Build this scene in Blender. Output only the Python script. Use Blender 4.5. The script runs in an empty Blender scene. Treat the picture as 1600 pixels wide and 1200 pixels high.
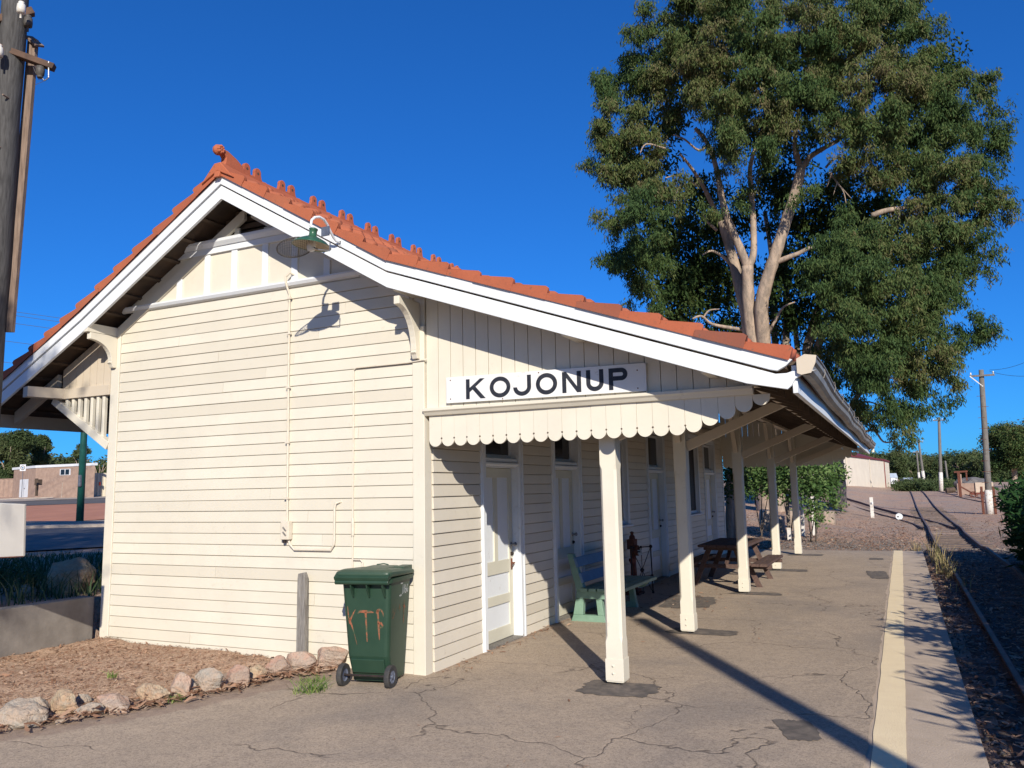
SKY_STRENGTH, SUN_STRENGTH, EXPOSURE = 0.096, 5.0, 0.2; SKY_TINT = (.15, .70, 1.52)
import bpy, math, random
import numpy as np
from mathutils import Vector, Matrix
random.seed(7); RNG = np.random.default_rng(11)
PI = math.pi
SC = bpy.context.scene; COL = SC.collection

# ------------------------------------------------------------------ camera
F, YAW, PIT, ROL = 1256.443, -0.445575, 0.130030, -0.019996
CAM = np.array([4.2512, -6.8649, 1.76])
def cam_axes():
    cy, sy, cp, sp = math.cos(YAW), math.sin(YAW), math.cos(PIT), math.sin(PIT)
    f = np.array([sy*cp, cy*cp, sp]); r = np.array([cy, -sy, 0.]); u = np.cross(r, f)
    cr, sr = math.cos(ROL), math.sin(ROL)
    return cr*r+sr*u, -sr*r+cr*u, f
CR, CU, CF = cam_axes()
def at(px, py, d):
    """world point seen at photo pixel (1600x1200) at depth d metres"""
    return CAM + d*(CF + CR*(px-800)/F + CU*(600-py)/F)
cam_d = bpy.data.cameras.new('camera'); cam = bpy.data.objects.new('camera', cam_d); COL.objects.link(cam)
cam_d.sensor_width = 36; cam_d.lens = 36*F/1600; cam_d.clip_end = 6000; cam_d.clip_start = .05
m = Matrix.Identity(4)
for i in range(3):
    m[i][0] = CR[i]; m[i][1] = CU[i]; m[i][2] = -CF[i]; m[i][3] = CAM[i]
cam.matrix_world = m; SC.camera = cam

# ------------------------------------------------------------------ light
SUN = Vector((.485, -.761, .43)).normalized()          # towards the sun
el = math.asin(SUN.z); az = math.atan2(SUN.x, SUN.y)
W = bpy.data.worlds.new('World'); SC.world = W; W.use_nodes = True
nt = W.node_tree; bg = nt.nodes['Background']
sky = nt.nodes.new('ShaderNodeTexSky'); sky.sky_type = 'NISHITA'; sky.sun_disc = False
sky.sun_elevation = el; sky.sun_rotation = az; sky.altitude = 300; sky.air_density = 1.0; sky.dust_density = 0.15; sky.ozone_density = 4.0
tn = nt.nodes.new('ShaderNodeMix'); tn.data_type = 'RGBA'; tn.blend_type = 'MULTIPLY'; tn.inputs[0].default_value = 1.; tn.inputs[7].default_value = (*SKY_TINT, 1)
gm_ = nt.nodes.new('ShaderNodeGamma'); gm_.inputs[1].default_value = .87; nt.links.new(sky.outputs[0], gm_.inputs[0]); nt.links.new(gm_.outputs[0], tn.inputs[6]); nt.links.new(tn.outputs[2], bg.inputs[0]); bg.inputs[1].default_value = SKY_STRENGTH
ld = bpy.data.lights.new('sun', 'SUN'); ld.energy = SUN_STRENGTH; ld.angle = math.radians(.53); ld.color = (1, .925, .80)
sun = bpy.data.objects.new('sun', ld); COL.objects.link(sun)
sun.rotation_euler = SUN.to_track_quat('Z', 'Y').to_euler(); sun.location = (20, -30, 30)
SC.view_settings.view_transform = 'Standard'; SC.view_settings.look = 'None'; SC.view_settings.exposure = EXPOSURE; SC.view_settings.gamma = 1
SC.cycles.max_bounces = 6; SC.cycles.transparent_max_bounces = 8

# ------------------------------------------------------------------ materials
def s2l(c):
    return tuple((v/12.92 if v <= .04045 else ((v+.055)/1.055)**2.4) for v in c)
class N:
    """tiny node-tree helper"""
    def __init__(s, name):
        s.m = bpy.data.materials.new(name); s.m.use_nodes = True; s.t = s.m.node_tree
        s.b = s.t.nodes['Principled BSDF']; s.o = s.t.nodes['Material Output']; s._tc = None
    def n(s, ty, **kw):
        x = s.t.nodes.new(ty)
        for k, v in kw.items(): setattr(x, k, v)
        return x
    def l(s, a, b): s.t.links.new(a, b)
    def tc(s, which='Object'):
        if s._tc is None: s._tc = s.n('ShaderNodeTexCoord')
        return s._tc.outputs[which]
    def map(s, scale=(1, 1, 1), rot=(0, 0, 0)):
        x = s.n('ShaderNodeMapping'); x.inputs['Scale'].default_value = scale; x.inputs['Rotation'].default_value = rot
        s.l(s.tc(), x.inputs[0]); return x.outputs[0]
    def noise(s, scale, detail=4, rough=.6, vec=None, dist=0.):
        x = s.n('ShaderNodeTexNoise'); x.inputs['Scale'].default_value = scale; x.inputs['Detail'].default_value = detail
        x.inputs['Roughness'].default_value = rough; x.inputs['Distortion'].default_value = dist
        s.l(vec if vec is not None else s.tc(), x.inputs['Vector']); return x.outputs['Fac']
    def vor(s, scale, feature='F1', vec=None, out='Distance', rand=1.):
        x = s.n('ShaderNodeTexVoronoi', feature=feature); x.inputs['Scale'].default_value = scale; x.inputs['Randomness'].default_value = rand
        s.l(vec if vec is not None else s.tc(), x.inputs['Vector']); return x.outputs[out]
    def ramp(s, fac, stops, interp='LINEAR'):
        x = s.n('ShaderNodeValToRGB'); x.color_ramp.interpolation = interp
        e = x.color_ramp.elements
        while len(e) < len(stops): e.new(.5)
        for i, (p, c) in enumerate(stops):
            e[i].position = p; c = (c, c, c) if isinstance(c, (int, float)) else c; e[i].color = (*c, 1)
        s.l(fac, x.inputs[0]); return x.outputs[0]
    def mix(s, fac, a, b, mode='MIX'):
        x = s.n('ShaderNodeMix', data_type='RGBA', blend_type=mode)
        for sock, v in ((x.inputs[0], fac), (x.inputs[6], a), (x.inputs[7], b)):
            if isinstance(v, (int, float)): sock.default_value = v
            elif isinstance(v, (tuple, list)): sock.default_value = (*v[:3], 1)
            else: s.l(v, sock)
        return x.outputs[2]
    def math(s, op, a, b=None, clamp=False):
        x = s.n('ShaderNodeMath', operation=op, use_clamp=clamp)
        for sock, v in zip(x.inputs, (a, b)):
            if v is None: continue
            if isinstance(v, (int, float)): sock.default_value = v
            else: s.l(v, sock)
        return x.outputs[0]
    def bump(s, h, strength=.3, dist=.01, prev=None):
        x = s.n('ShaderNodeBump'); x.inputs['Strength'].default_value = strength; x.inputs['Distance'].default_value = dist
        s.l(h, x.inputs['Height'])
        if prev is not None: s.l(prev, x.inputs['Normal'])
        return x.outputs[0]
    def fin(s, col, rough=.7, normal=None, metal=0., spec=.4):
        if isinstance(col, tuple): s.b.inputs['Base Color'].default_value = (*col[:3], 1)
        else: s.l(col, s.b.inputs['Base Color'])
        if isinstance(rough, (int, float)): s.b.inputs['Roughness'].default_value = rough
        else: s.l(rough, s.b.inputs['Roughness'])
        if isinstance(metal, (int, float)): s.b.inputs['Metallic'].default_value = metal
        else: s.l(metal, s.b.inputs['Metallic'])
        s.b.inputs['Specular IOR Level'].default_value = spec
        if normal is not None: s.l(normal, s.b.inputs['Normal'])
        return s.m
MAT = {}
def paint(name, c, dirt=(.25, .19, .13), amount=.35, rough=.55, grain=(3, 40, 3), var=.06):
    """weathered gloss paint over timber: grime blotches, fine grain, slight tone drift"""
    k = N(name)
    big = k.noise(1.3, 5, .65); fine = k.noise(14, 6, .7)
    tone = k.mix(k.ramp(big, [(.3, 0.), (.7, 1.)]), tuple(v*(1-var) for v in c), tuple(min(1, v*(1+var)) for v in c))
    bt = k.n('ShaderNodeAttribute'); bt.attribute_name = 'tint'; tone = k.mix(bt.outputs['Fac'], tone, tuple(v*q for v, q in zip(c, (.86, .845, .82))))
    gr = k.math('MULTIPLY', k.ramp(fine, [(.58, 0.), (.74, 1.)]), k.ramp(k.noise(2.1, 4, .6), [(.45, 0.), (.7, amount)]))
    col = k.mix(gr, tone, dirt)
    spot = k.ramp(k.noise(75, 2, .5), [(.73, 0.), (.78, .5)])
    col = k.mix(spot, col, tuple(v*.55 for v in c))
    h = k.noise(1, 5, .6, k.map(grain)); nb = k.bump(h, .12, .004)
    MAT[name] = k.fin(col, rough, nb, spec=.35); return MAT[name]
def plain(name, c, c2=None, scale=6, rough=.6, bump=.0, bscale=40, metal=0., spec=.4, stretch=None, lo=.35, hi=.65, detail=5):
    k = N(name); v = k.map(stretch) if stretch else None
    col = k.mix(k.ramp(k.noise(scale, detail, .62, v), [(lo, 0.), (hi, 1.)]), c, c2 if c2 else tuple(x*.8 for x in c))
    nb = k.bump(k.noise(bscale, 4, .6, v), bump, .01) if bump else None
    MAT[name] = k.fin(col, rough, nb, metal, spec); return MAT[name]

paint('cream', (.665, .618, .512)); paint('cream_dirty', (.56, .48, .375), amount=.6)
paint('cream_side', (.685, .63, .53), amount=.45)
paint('white', (.70, .725, .745), amount=.5); paint('door_cream', (.60, .575, .47), amount=.35)
paint('sign_white', (.72, .715, .70), dirt=(.30, .22, .16), amount=.7)
plain('letter_black', (.012, .014, .022), (.03, .032, .04), 20, .5)
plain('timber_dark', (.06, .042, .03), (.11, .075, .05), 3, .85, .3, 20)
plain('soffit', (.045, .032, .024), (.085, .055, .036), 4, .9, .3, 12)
plain('glass_dark', (.010, .012, .016), (.016, .018, .024), 2, .08, spec=.5)
plain('flyscreen', (.014, .013, .014), (.022, .02, .021), 60, .55, .2, 300, spec=.2)
plain('steel_grey', (.30, .31, .32), (.20, .20, .21), 12, .4, .1, 60, .7)
plain('brass_dark', (.10, .065, .035), (.05, .035, .02), 20, .45, metal=.6)
plain('iron_black', (.016, .015, .017), (.05, .032, .026), 18, .6, .3, 90, .3)
plain('rust', (.17, .055, .03), (.075, .028, .02), 9, .85, .5, 60)
plain('rust_red', (.20, .045, .028), (.10, .03, .022), 7, .7, .4, 50)
plain('porcelain', (.72, .69, .62), (.60, .57, .50), 10, .25)
plain('grey_timber', (.30, .28, .255), (.145, .13, .115), 5, .85, .6, 20, stretch=(14, 14, 1.2))
plain('pole_timber', (.095, .092, .09), (.045, .043, .042), 5, .85, .5, 14, stretch=(9, 9, .7))  # base colour darkened to stand in for tree shade on the left pole
plain('pole_brown', (.27, .195, .15), (.15, .105, .08), 4, .85, .5, 20, stretch=(10, 10, .8))
plain('crossarm', (.13, .075, .048), (.06, .036, .026), 6, .8, .5, 30)
plain('far_pole', (.20, .185, .17), (.12, .11, .10), 4, .85, stretch=(8, 8, .8))
plain('whitewash', (.66, .63, .58), (.36, .29, .24), 9, .9, .4, 30, lo=.5, hi=.68)
plain('bench_green', (.21, .335, .25), (.17, .28, .205), 9, .5, .1, 40)
plain('bench_blue', (.10, .20, .34), (.075, .155, .27), 9, .5, .1, 40)
plain('picnic_wood', (.135, .082, .066), (.075, .046, .038), 5, .75, .4, 30, stretch=(6, 1.2, 6))
plain('concrete', (.58, .465, .355), (.46, .365, .275), 3.5, .9, .5, 60, lo=.3, hi=.7, detail=8)
plain('retain', (.24, .215, .19), (.15, .132, .115), 2.2, .9, .4, 30)
plain('gutter_rust', (.22, .15, .10), (.14, .095, .07), 3, .7)
plain('galv', (.36, .335, .295), (.24, .19, .145), 2.6, .5, .15, 20, .35)
plain('gutter_in', (.40, .35, .28), (.22, .15, .10), 3, .7)
plain('rubber', (.035, .035, .037), (.06, .055, .05), 20, .8, .2, 90)
plain('rim_grey', (.13, .15, .20), (.09, .10, .14), 15, .5)
plain('spray', (.29, .095, .048), (.05, .085, .045), 22, .7, lo=.42, hi=.62)
plain('mark_white', (.55, .57, .56), (.42, .44, .43), 40, .6)
plain('enamel_green', (.045, .135, .075), (.025, .08, .045), 8, .3, .1, 30)
plain('enamel_cream', (.50, .43, .32), (.36, .29, .20), 8, .5)
plain('wire', (.10, .09, .08), (.06, .055, .05), 30, .6)
plain('pvc', (.67, .605, .50), (.60, .535, .43), 12, .45)
plain('sign_panel', (.46, .435, .40), (.42, .395, .36), 2, .6)
plain('pole_green', (.012, .085, .07), (.008, .06, .05), 3, .45)
plain('brick', (.36, .25, .19), (.28, .19, .145), 2.2, .9)
plain('cream_sheet', (.62, .55, .42), (.55, .48, .36), 2, .7)
plain('shed_sheet', (.62, .56, .47), (.56, .50, .42), .8, .6)
plain('shed_red', (.20, .03, .028), (.15, .025, .022), 3, .6)
plain('far_white', (.66, .67, .68), (.58, .59, .60), 2, .6)
plain('far_roof', (.36, .42, .50), (.30, .35, .42), 2, .6)
plain('road', (.13, .12, .112), (.095, .09, .085), .8, .9, .3, 40)
plain('kerb', (.42, .36, .30), (.33, .28, .235), 1.5, .9, .2, 20)
plain('red_paving', (.50, .22, .125), (.42, .18, .10), .5, .9, .2, 30)
plain('patch', (.125, .108, .094), (.25, .205, .165), 9, .95, .9, 130, lo=.4, hi=.72)
plain('yellow', (.95, .78, .50), (.86, .69, .44), 4, .8, .4, 80, lo=.3, hi=.75)
plain('rail_rust', (.16, .075, .055), (.085, .045, .038), 6, .7, .3, 40)
plain('rail_top', (.20, .16, .14), (.13, .095, .08), 6, .6, metal=.2)
plain('sleeper', (.21, .16, .13), (.11, .083, .07), 4, .95, .7, 24, stretch=(1.5, 14, 14))
plain('stone', (.20, .185, .17), (.12, .108, .098), 3, .9, .3, 30)
plain('bush_stem', (.12, .095, .075), (.07, .055, .045), 6, .9)
plain('dry_stem', (.50, .40, .26), (.38, .29, .18), 8, .9)
plain('grass_green', (.075, .115, .035), (.12, .14, .05), 6, .75)
plain('bed_grass', (.045, .075, .035), (.075, .10, .05), 2, .8)

def rockmat(name, a, b, c):
    k = N(name); n1 = k.noise(5, 7, .7); n2 = k.noise(13, 6, .7); n3 = k.noise(60, 3, .6)
    col = k.mix(k.ramp(n1, [(.40, 0.), (.56, 1.)]), a, b); col = k.mix(k.ramp(n2, [(.52, 0.), (.66, .8)]), col, c)
    col = k.mix(k.ramp(n3, [(.5, 0.), (.75, .5)]), col, tuple(v*.5 for v in a))
    h = k.math('ADD', k.math('MULTIPLY', k.noise(7, 6, .7), 1.), k.math('MULTIPLY', n3, .25))
    MAT[name] = k.fin(col, .93, k.bump(h, .9, .05)); return MAT[name]
rockmat('rock_pink', (.50, .32, .235), (.43, .34, .27), (.32, .235, .185))
rockmat('rock_tan', (.46, .38, .26), (.46, .31, .20), (.34, .30, .235))
rockmat('rock_grey', (.36, .33, .28), (.43, .33, .25), (.25, .225, .195))
rockmat('rock_red', (.44, .255, .185), (.38, .285, .22), (.28, .205, .165))

def tilemat():
    k = N('terracotta'); n1 = k.noise(2.2, 6, .65); n2 = k.noise(11, 5, .7); n3 = k.noise(.45, 2, .5)
    col = k.mix(k.ramp(n1, [(.32, 0.), (.68, 1.)]), (.42, .118, .056), (.34, .088, .044))
    ta = k.n('ShaderNodeAttribute'); ta.attribute_name = 'tint'; col = k.mix(ta.outputs['Fac'], col, (.22, .075, .048))
    col = k.mix(k.ramp(n2, [(.55, 0.), (.72, .6)]), col, (.26, .075, .04))
    col = k.mix(k.ramp(n3, [(.4, 0.), (.7, .4)]), col, (.52, .18, .085))
    col = k.mix(k.ramp(k.noise(28, 4, .7), [(.60, 0.), (.72, .75)]), col, (.11, .085, .06))
    MAT['terracotta'] = k.fin(col, .8, k.bump(k.noise(50, 4, .6), .3, .006), spec=.3)
tilemat()

def ground_mats():
    # platform asphalt: sandy worn bitumen, cracks, stains; runs out to dirt on the far left
    k = N('asphalt'); v = k.tc()
    sand = k.noise(1.1, 6, .62); fine = k.noise(95, 3, .7); mid = k.noise(7, 6, .7)
    col = k.mix(k.ramp(sand, [(.28, 0.), (.72, 1.)]), (.43, .34, .253), (.53, .415, .305))
    col = k.mix(k.ramp(k.noise(.55, 5, .6, dist=.4), [(.50, 0.), (.66, .75)]), col, (.31, .26, .215))
    col = k.mix(k.ramp(mid, [(.46, 0.), (.70, .5)]), col, (.32, .255, .20))
    grit = k.noise(38, 3, .8); col = k.mix(k.ramp(grit, [(.36, .55), (.48, 0.)]), col, (.20, .16, .13)); col = k.mix(k.ramp(grit, [(.56, 0.), (.68, .35)]), col, (.56, .46, .36))
    col = k.mix(k.ramp(fine, [(.33, .7), (.50, 0.)]), col, (.16, .13, .105))
    col = k.mix(k.ramp(fine, [(.60, 0.), (.78, .5)]), col, (.50, .42, .345))
    # cracks: edges of big warped cells, broken up so they come and go
    wv = k.n('ShaderNodeVectorMath', operation='ADD'); nz = k.n('ShaderNodeTexNoise'); nz.inputs['Scale'].default_value = 1.5; nz.inputs['Detail'].default_value = 3.5; nz.inputs['Roughness'].default_value = .65
    k.l(v, nz.inputs['Vector']); sc = k.n('ShaderNodeVectorMath', operation='SCALE'); sc.inputs['Scale'].default_value = .55
    k.l(nz.outputs['Color'], sc.inputs[0]); k.l(v, wv.inputs[0]); k.l(sc.outputs[0], wv.inputs[1])
    e = k.vor(.62, 'DISTANCE_TO_EDGE', wv.outputs[0]); e2 = k.vor(1.9, 'DISTANCE_TO_EDGE', wv.outputs[0])
    c1 = k.math('MULTIPLY', k.ramp(e, [(.0, .9), (.0025, .6), (.0055, 0.)]), k.ramp(k.noise(.8, 3, .5), [(.40, 0.), (.47, 1.)]))
    c2 = k.math('MULTIPLY', k.ramp(e2, [(.0, .6), (.004, .4), (.008, 0.)]), k.ramp(k.noise(.6, 3, .5), [(.60, 0.), (.68, 1.)]))
    cr = k.math('MAXIMUM', c1, c2)
    col = k.mix(k.math('MULTIPLY', cr, .75), col, (.075, .058, .046))
    da = k.n('ShaderNodeAttribute'); da.attribute_name = 'tint'; dm = k.math('ADD', da.outputs['Fac'], k.math('MULTIPLY', k.math('SUBTRACT', k.noise(5, 5, .7), .5), .9)); dm = k.ramp(dm, [(.42, 0.), (.58, 1.)])
    dcol = k.mix(k.ramp(k.noise(8, 6, .75), [(.4, 0.), (.62, 1.)]), (.40, .30, .225), (.30, .225, .175)); dcol = k.mix(k.ramp(fine, [(.34, .6), (.5, 0.)]), dcol, (.15, .11, .085)); col = k.mix(dm, col, dcol)
    h = k.math('SUBTRACT', k.math('MULTIPLY', fine, .6), k.math('MULTIPLY', cr, 1.2))
    nb = k.bump(h, .55, .012); nb = k.bump(mid, .25, .03, nb)
    MAT['asphalt'] = k.fin(col, .95, nb, spec=.25)
    # leaf-litter earth for the mulch bed and banks
    def earth(name, a, b, c, s=1.):
        k = N(name)
        n1 = k.noise(.9*s, 6, .65); n2 = k.noise(9*s, 6, .75); n3 = k.noise(40*s, 4, .75)
        col = k.mix(k.ramp(n1, [(.35, 0.), (.65, 1.)]), a, b)
        col = k.mix(k.ramp(n2, [(.45, 0.), (.65, .8)]), col, c)
        col = k.mix(k.ramp(n3, [(.35, .7), (.52, 0.)]), col, tuple(x*.35 for x in a))
        col = k.mix(k.ramp(n3, [(.60, 0.), (.75, .6)]), col, tuple(min(1, x*1.7) for x in b))
        h = k.math('ADD', n3, n2); MAT[name] = k.fin(col, .97, k.bump(h, .8, .03), spec=.2)
    earth('mulch', (.54, .37, .255), (.64, .45, .31), (.46, .275, .18))
    earth('dirt', (.36, .275, .205), (.41, .32, .245), (.29, .22, .17), .8)
    # the wide ground: brown litter, grey gravel patches, red earth far out
    k = N('ground'); n1 = k.noise(.16, 5, .6); n2 = k.noise(3.2, 6, .75); n3 = k.noise(22, 4, .75)
    col = k.mix(k.ramp(n1, [(.38, 0.), (.62, 1.)]), (.57, .37, .255), (.48, .37, .275))
    col = k.mix(k.ramp(k.noise(.42, 6, .7, dist=.6), [(.50, 0.), (.60, .75)]), col, (.40, .345, .295))
    col = k.mix(k.ramp(n2, [(.44, 0.), (.64, .55)]), col, (.42, .235, .165))
    col = k.mix(k.ramp(n3, [(.34, .75), (.52, 0.)]), col, (.17, .12, .10))
    col = k.mix(k.ramp(n3, [(.60, 0.), (.74, .55)]), col, (.50, .40, .32))
    MAT['ground'] = k.fin(col, .97, k.bump(k.math('ADD', n3, n2), .8, .05), spec=.2)
    k = N('ballast'); ce = k.vor(17, 'F1', out='Color'); d = k.vor(17, 'F1')
    g = k.n('ShaderNodeSeparateColor'); k.l(ce, g.inputs[0])
    col = k.mix(g.outputs[0], (.15, .12, .105), (.38, .32, .27)); col = k.mix(k.ramp(k.noise(2.5, 5, .7), [(.44, 0.), (.6, .8)]), col, (.24, .115, .072))
    col = k.mix(k.ramp(d, [(.02, 0.), (.05, .6)]), col, (.04, .03, .026))
    MAT['ballast'] = k.fin(col, .97, k.bump(k.math('ADD', d, k.noise(45, 3, .7)), -.8, .04), spec=.2)
ground_mats()

def leafmat(name, pal, trans=.25, rough=.5):
    """leaf tint comes from a per-spray attribute, part random, part painted top light"""
    k = N(name); a = k.n('ShaderNodeAttribute'); a.attribute_name = 'tint'
    col = k.ramp(a.outputs['Fac'], [(i/(len(pal)-1), c) for i, c in enumerate(pal)])
    k.b.inputs['Specular IOR Level'].default_value = .12; k.b.inputs['Roughness'].default_value = .7
    k.l(col, k.b.inputs['Base Color'])
    tr = k.n('ShaderNodeBsdfTranslucent'); k.l(col, tr.inputs[0]); mx = k.n('ShaderNodeMixShader'); mx.inputs[0].default_value = trans
    k.l(k.b.outputs[0], mx.inputs[1]); k.l(tr.outputs[0], mx.inputs[2]); k.l(mx.outputs[0], k.o.inputs[0])
    MAT[name] = k.m
leafmat('leaf_gum', [(.046, .085, .030), (.066, .112, .036), (.095, .135, .044), (.130, .145, .052), (.165, .140, .072)])
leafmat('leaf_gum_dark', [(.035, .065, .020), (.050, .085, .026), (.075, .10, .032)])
leafmat('leaf_bush', [(.06, .12, .035), (.11, .18, .055), (.18, .25, .09)])
leafmat('leaf_cycad', [(.020, .060, .018), (.035, .085, .026), (.05, .11, .035)], .15, .4)
leafmat('leaf_far', [(.055, .085, .035), (.08, .11, .042), (.11, .125, .055)])
leafmat('leaf_dry', [(.17, .09, .055), (.34, .19, .12), (.46, .29, .19), (.54, .40, .29)], .1, .8)
leafmat('leaf_grass', [(.030, .060, .026), (.055, .095, .04), (.11, .14, .07), (.20, .20, .11)], .2, .6)
leafmat('leaf_lawn', [(.09, .16, .04), (.16, .24, .06), (.28, .32, .11)], .25, .6)
leafmat('leaf_straw', [(.30, .23, .12), (.46, .36, .20), (.30, .30, .12)], .2, .7)
def barkmat(name, a, b, c):
    k = N(name); v = k.map((1.6, 1.6, .45)); n1 = k.noise(2.6, 6, .7, v); n2 = k.noise(7, 5, .7, k.map((3, 3, 1)))
    col = k.mix(k.ramp(n1, [(.42, 0.), (.58, 1.)]), a, b); col = k.mix(k.ramp(n2, [(.55, 0.), (.68, .7)]), col, c)
    MAT[name] = k.fin(col, .85, k.bump(n2, .4, .04), spec=.2)
barkmat('bark_pale', (.44, .335, .25), (.27, .215, .17), (.13, .10, .078))
barkmat('bark_dark', (.22, .18, .145), (.30, .25, .20), (.10, .08, .065))
def binmat():
    k = N('bin_green'); n = k.noise(3, 5, .65)
    col = k.mix(k.ramp(n, [(.35, 0.), (.7, 1.)]), (.017, .046, .028), (.026, .060, .037))
    sc = k.ramp(k.noise(1, 3, .7, k.map((60, 60, 4))), [(.70, 0.), (.76, .35)])
    col = k.mix(sc, col, (.13, .17, .14))
    MAT['bin_green'] = k.fin(col, .45, k.bump(k.noise(120, 3, .6), .08, .003))
binmat()
plain('bin_lid', (.030, .062, .040), (.046, .080, .052), 5, .45)

# ------------------------------------------------------------------ mesh helpers
class MB:
    def __init__(s): s.v = []; s.f = []; s.t = []
    def add(s, vs, fs):
        o = len(s.v); s.v += [tuple(map(float, p)) for p in vs]; s.f += [tuple(i+o for i in f) for f in fs]; return s
    def box(s, a, b):
        (x0, y0, z0), (x1, y1, z1) = [min(p) for p in zip(a, b)], [max(p) for p in zip(a, b)]
        return s.add([(x0, y0, z0), (x1, y0, z0), (x1, y1, z0), (x0, y1, z0), (x0, y0, z1), (x1, y0, z1), (x1, y1, z1), (x0, y1, z1)],
                     [(0, 3, 2, 1), (4, 5, 6, 7), (0, 1, 5, 4), (1, 2, 6, 5), (2, 3, 7, 6), (3, 0, 4, 7)])
    def beam(s, p, q, w, h, up=(0, 0, 1), w2=None, h2=None):
        """bar from p to q, w across, h along 'up'"""
        p = Vector(p); q = Vector(q); d = (q-p).normalized(); u = Vector(up); r = d.cross(u).normalized(); u = r.cross(d)
        w2 = w if w2 is None else w2; h2 = h if h2 is None else h2
        vs = [c + r*sx*ww/2 + u*sz*hh/2 for c, ww, hh in ((p, w, h), (q, w2, h2)) for sx, sz in ((-1, -1), (1, -1), (1, 1), (-1, 1))]
        return s.add(vs, [(0, 1, 2, 3), (7, 6, 5, 4), (0, 4, 5, 1), (1, 5, 6, 2), (2, 6, 7, 3), (3, 7, 4, 0)])
    def prism(s, poly, axis, a, b):
        """poly: 2-D outline in the two other axes (xz for axis y, yz for axis x, xy for axis z), extruded a..b"""
        def P(u, v, t): return {'x': (t, u, v), 'y': (u, t, v), 'z': (u, v, t)}[axis]
        n = len(poly); vs = [P(u, v, a) for u, v in poly]+[P(u, v, b) for u, v in poly]
        fs = [tuple(range(n))[::-1], tuple(range(n, 2*n))]+[(i, (i+1) % n, n+(i+1) % n, n+i) for i in range(n)]
        return s.add(vs, fs)
    def tube(s, pts, rad, seg=8, cap=True):
        pts = [Vector(p) for p in pts]; n = len(pts); rad = [rad]*n if isinstance(rad, (int, float)) else list(rad)
        vs = []; fs = []; ref = None
        for i, p in enumerate(pts):
            t = (pts[min(i+1, n-1)]-pts[max(i-1, 0)]).normalized()
            if ref is None: ref = Vector((1, 0, 0)) if abs(t.x) < .8 else Vector((0, 1, 0))
            ref = (ref-t*ref.dot(t)).normalized(); b = t.cross(ref)
            for k in range(seg):
                a = 2*PI*k/seg; vs.append(p+(ref*math.cos(a)+b*math.sin(a))*rad[i])
        for i in range(n-1):
            for k in range(seg):
                k2 = (k+1) % seg; fs.append((i*seg+k, i*seg+k2, (i+1)*seg+k2, (i+1)*seg+k))
        if cap: fs += [tuple(range(seg))[::-1], tuple((n-1)*seg+k for k in range(seg))]
        return s.add(vs, fs)
    def lathe(s, prof, c=(0, 0, 0), axis=(0, 0, 1), seg=24):
        ax = Vector(axis).normalized(); r = ax.orthogonal().normalized(); b = ax.cross(r); c = Vector(c); n = len(prof)
        vs = []; fs = []
        for rr, h in prof:
            for k in range(seg):
                a = 2*PI*k/seg; vs.append(c+ax*h+(r*math.cos(a)+b*math.sin(a))*rr)
        for i in range(n-1):
            for k in range(seg):
                k2 = (k+1) % seg; fs.append((i*seg+k, i*seg+k2, (i+1)*seg+k2, (i+1)*seg+k))
        return s.add(vs, fs)
    def ring(s, c, R_, r, axis, seg=32, tseg=6):
        ax = Vector(axis).normalized(); u = ax.orthogonal().normalized(); w = ax.cross(u); c = Vector(c)
        pts = [c+(u*math.cos(2*PI*i/seg)+w*math.sin(2*PI*i/seg))*R_ for i in range(seg+1)]
        return s.tube(pts, r, tseg, False)
    def build(s, name, m, parent=None, smooth=False, bevel=0., label=None):
        me = bpy.data.meshes.new(name); me.from_pydata(s.v, [], s.f); me.update()
        o = bpy.data.objects.new(name, me); COL.objects.link(o)
        if m is not None: me.materials.append(MAT[m] if isinstance(m, str) else m)
        if s.t:
            a_ = me.attributes.new('tint', 'FLOAT', 'POINT'); a_.data.foreach_set('value', s.t+[0.]*(len(s.v)-len(s.t)))
        if smooth:
            me.polygons.foreach_set('use_smooth', [True]*len(me.polygons))
        if bevel:
            b = o.modifiers.new('bevel', 'BEVEL'); b.width = bevel; b.segments = 2; b.limit_method = 'ANGLE'; b.angle_limit = .7
        if parent is not None: o.parent = parent
        if label: o['label'] = label
        return o
def npmesh(name, V, Fq, m, tint=None, parent=None, smooth=False):
    """fast mesh from numpy arrays; Fq is (n,4) quads; tint one value per vertex"""
    me = bpy.data.meshes.new(name); V = np.ascontiguousarray(V, np.float32); Fq = np.ascontiguousarray(Fq, np.int32); nf, k = Fq.shape
    me.vertices.add(len(V)); me.vertices.foreach_set('co', V.ravel())
    me.loops.add(nf*k); me.loops.foreach_set('vertex_index', Fq.ravel())
    me.polygons.add(nf); me.polygons.foreach_set('loop_start', np.arange(0, nf*k, k, dtype=np.int32))
    if smooth: me.polygons.foreach_set('use_smooth', np.ones(nf, bool))
    me.update(calc_edges=True)
    if tint is not None:
        at_ = me.attributes.new('tint', 'FLOAT', 'POINT'); at_.data.foreach_set('value', np.asarray(tint, np.float32))
    me.materials.append(MAT[m]); o = bpy.data.objects.new(name, me); COL.objects.link(o)
    if parent is not None: o.parent = parent
    return o
def tag(o, label=None, cat=None, group=None, kind=None):
    if label: o['label'] = label
    if cat: o['category'] = cat
    if group: o['group'] = group
    if kind: o['kind'] = kind
    return o
def thing(name, label, cat, loc=(0, 0, 0), rz=0., group=None):
    o = bpy.data.objects.new(name, None); COL.objects.link(o); o.location = tuple(map(float, loc)); o.rotation_euler = (0, 0, rz)
    o.empty_display_size = .2
    return tag(o, label, cat, group)
def copy_tree(o, parent=None):
    c_ = o.copy(); COL.objects.link(c_); c_.parent = parent
    for ch in o.children: copy_tree(ch, c_)
    return c_
def lerp(a, b, t): return a+(b-a)*t
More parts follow.
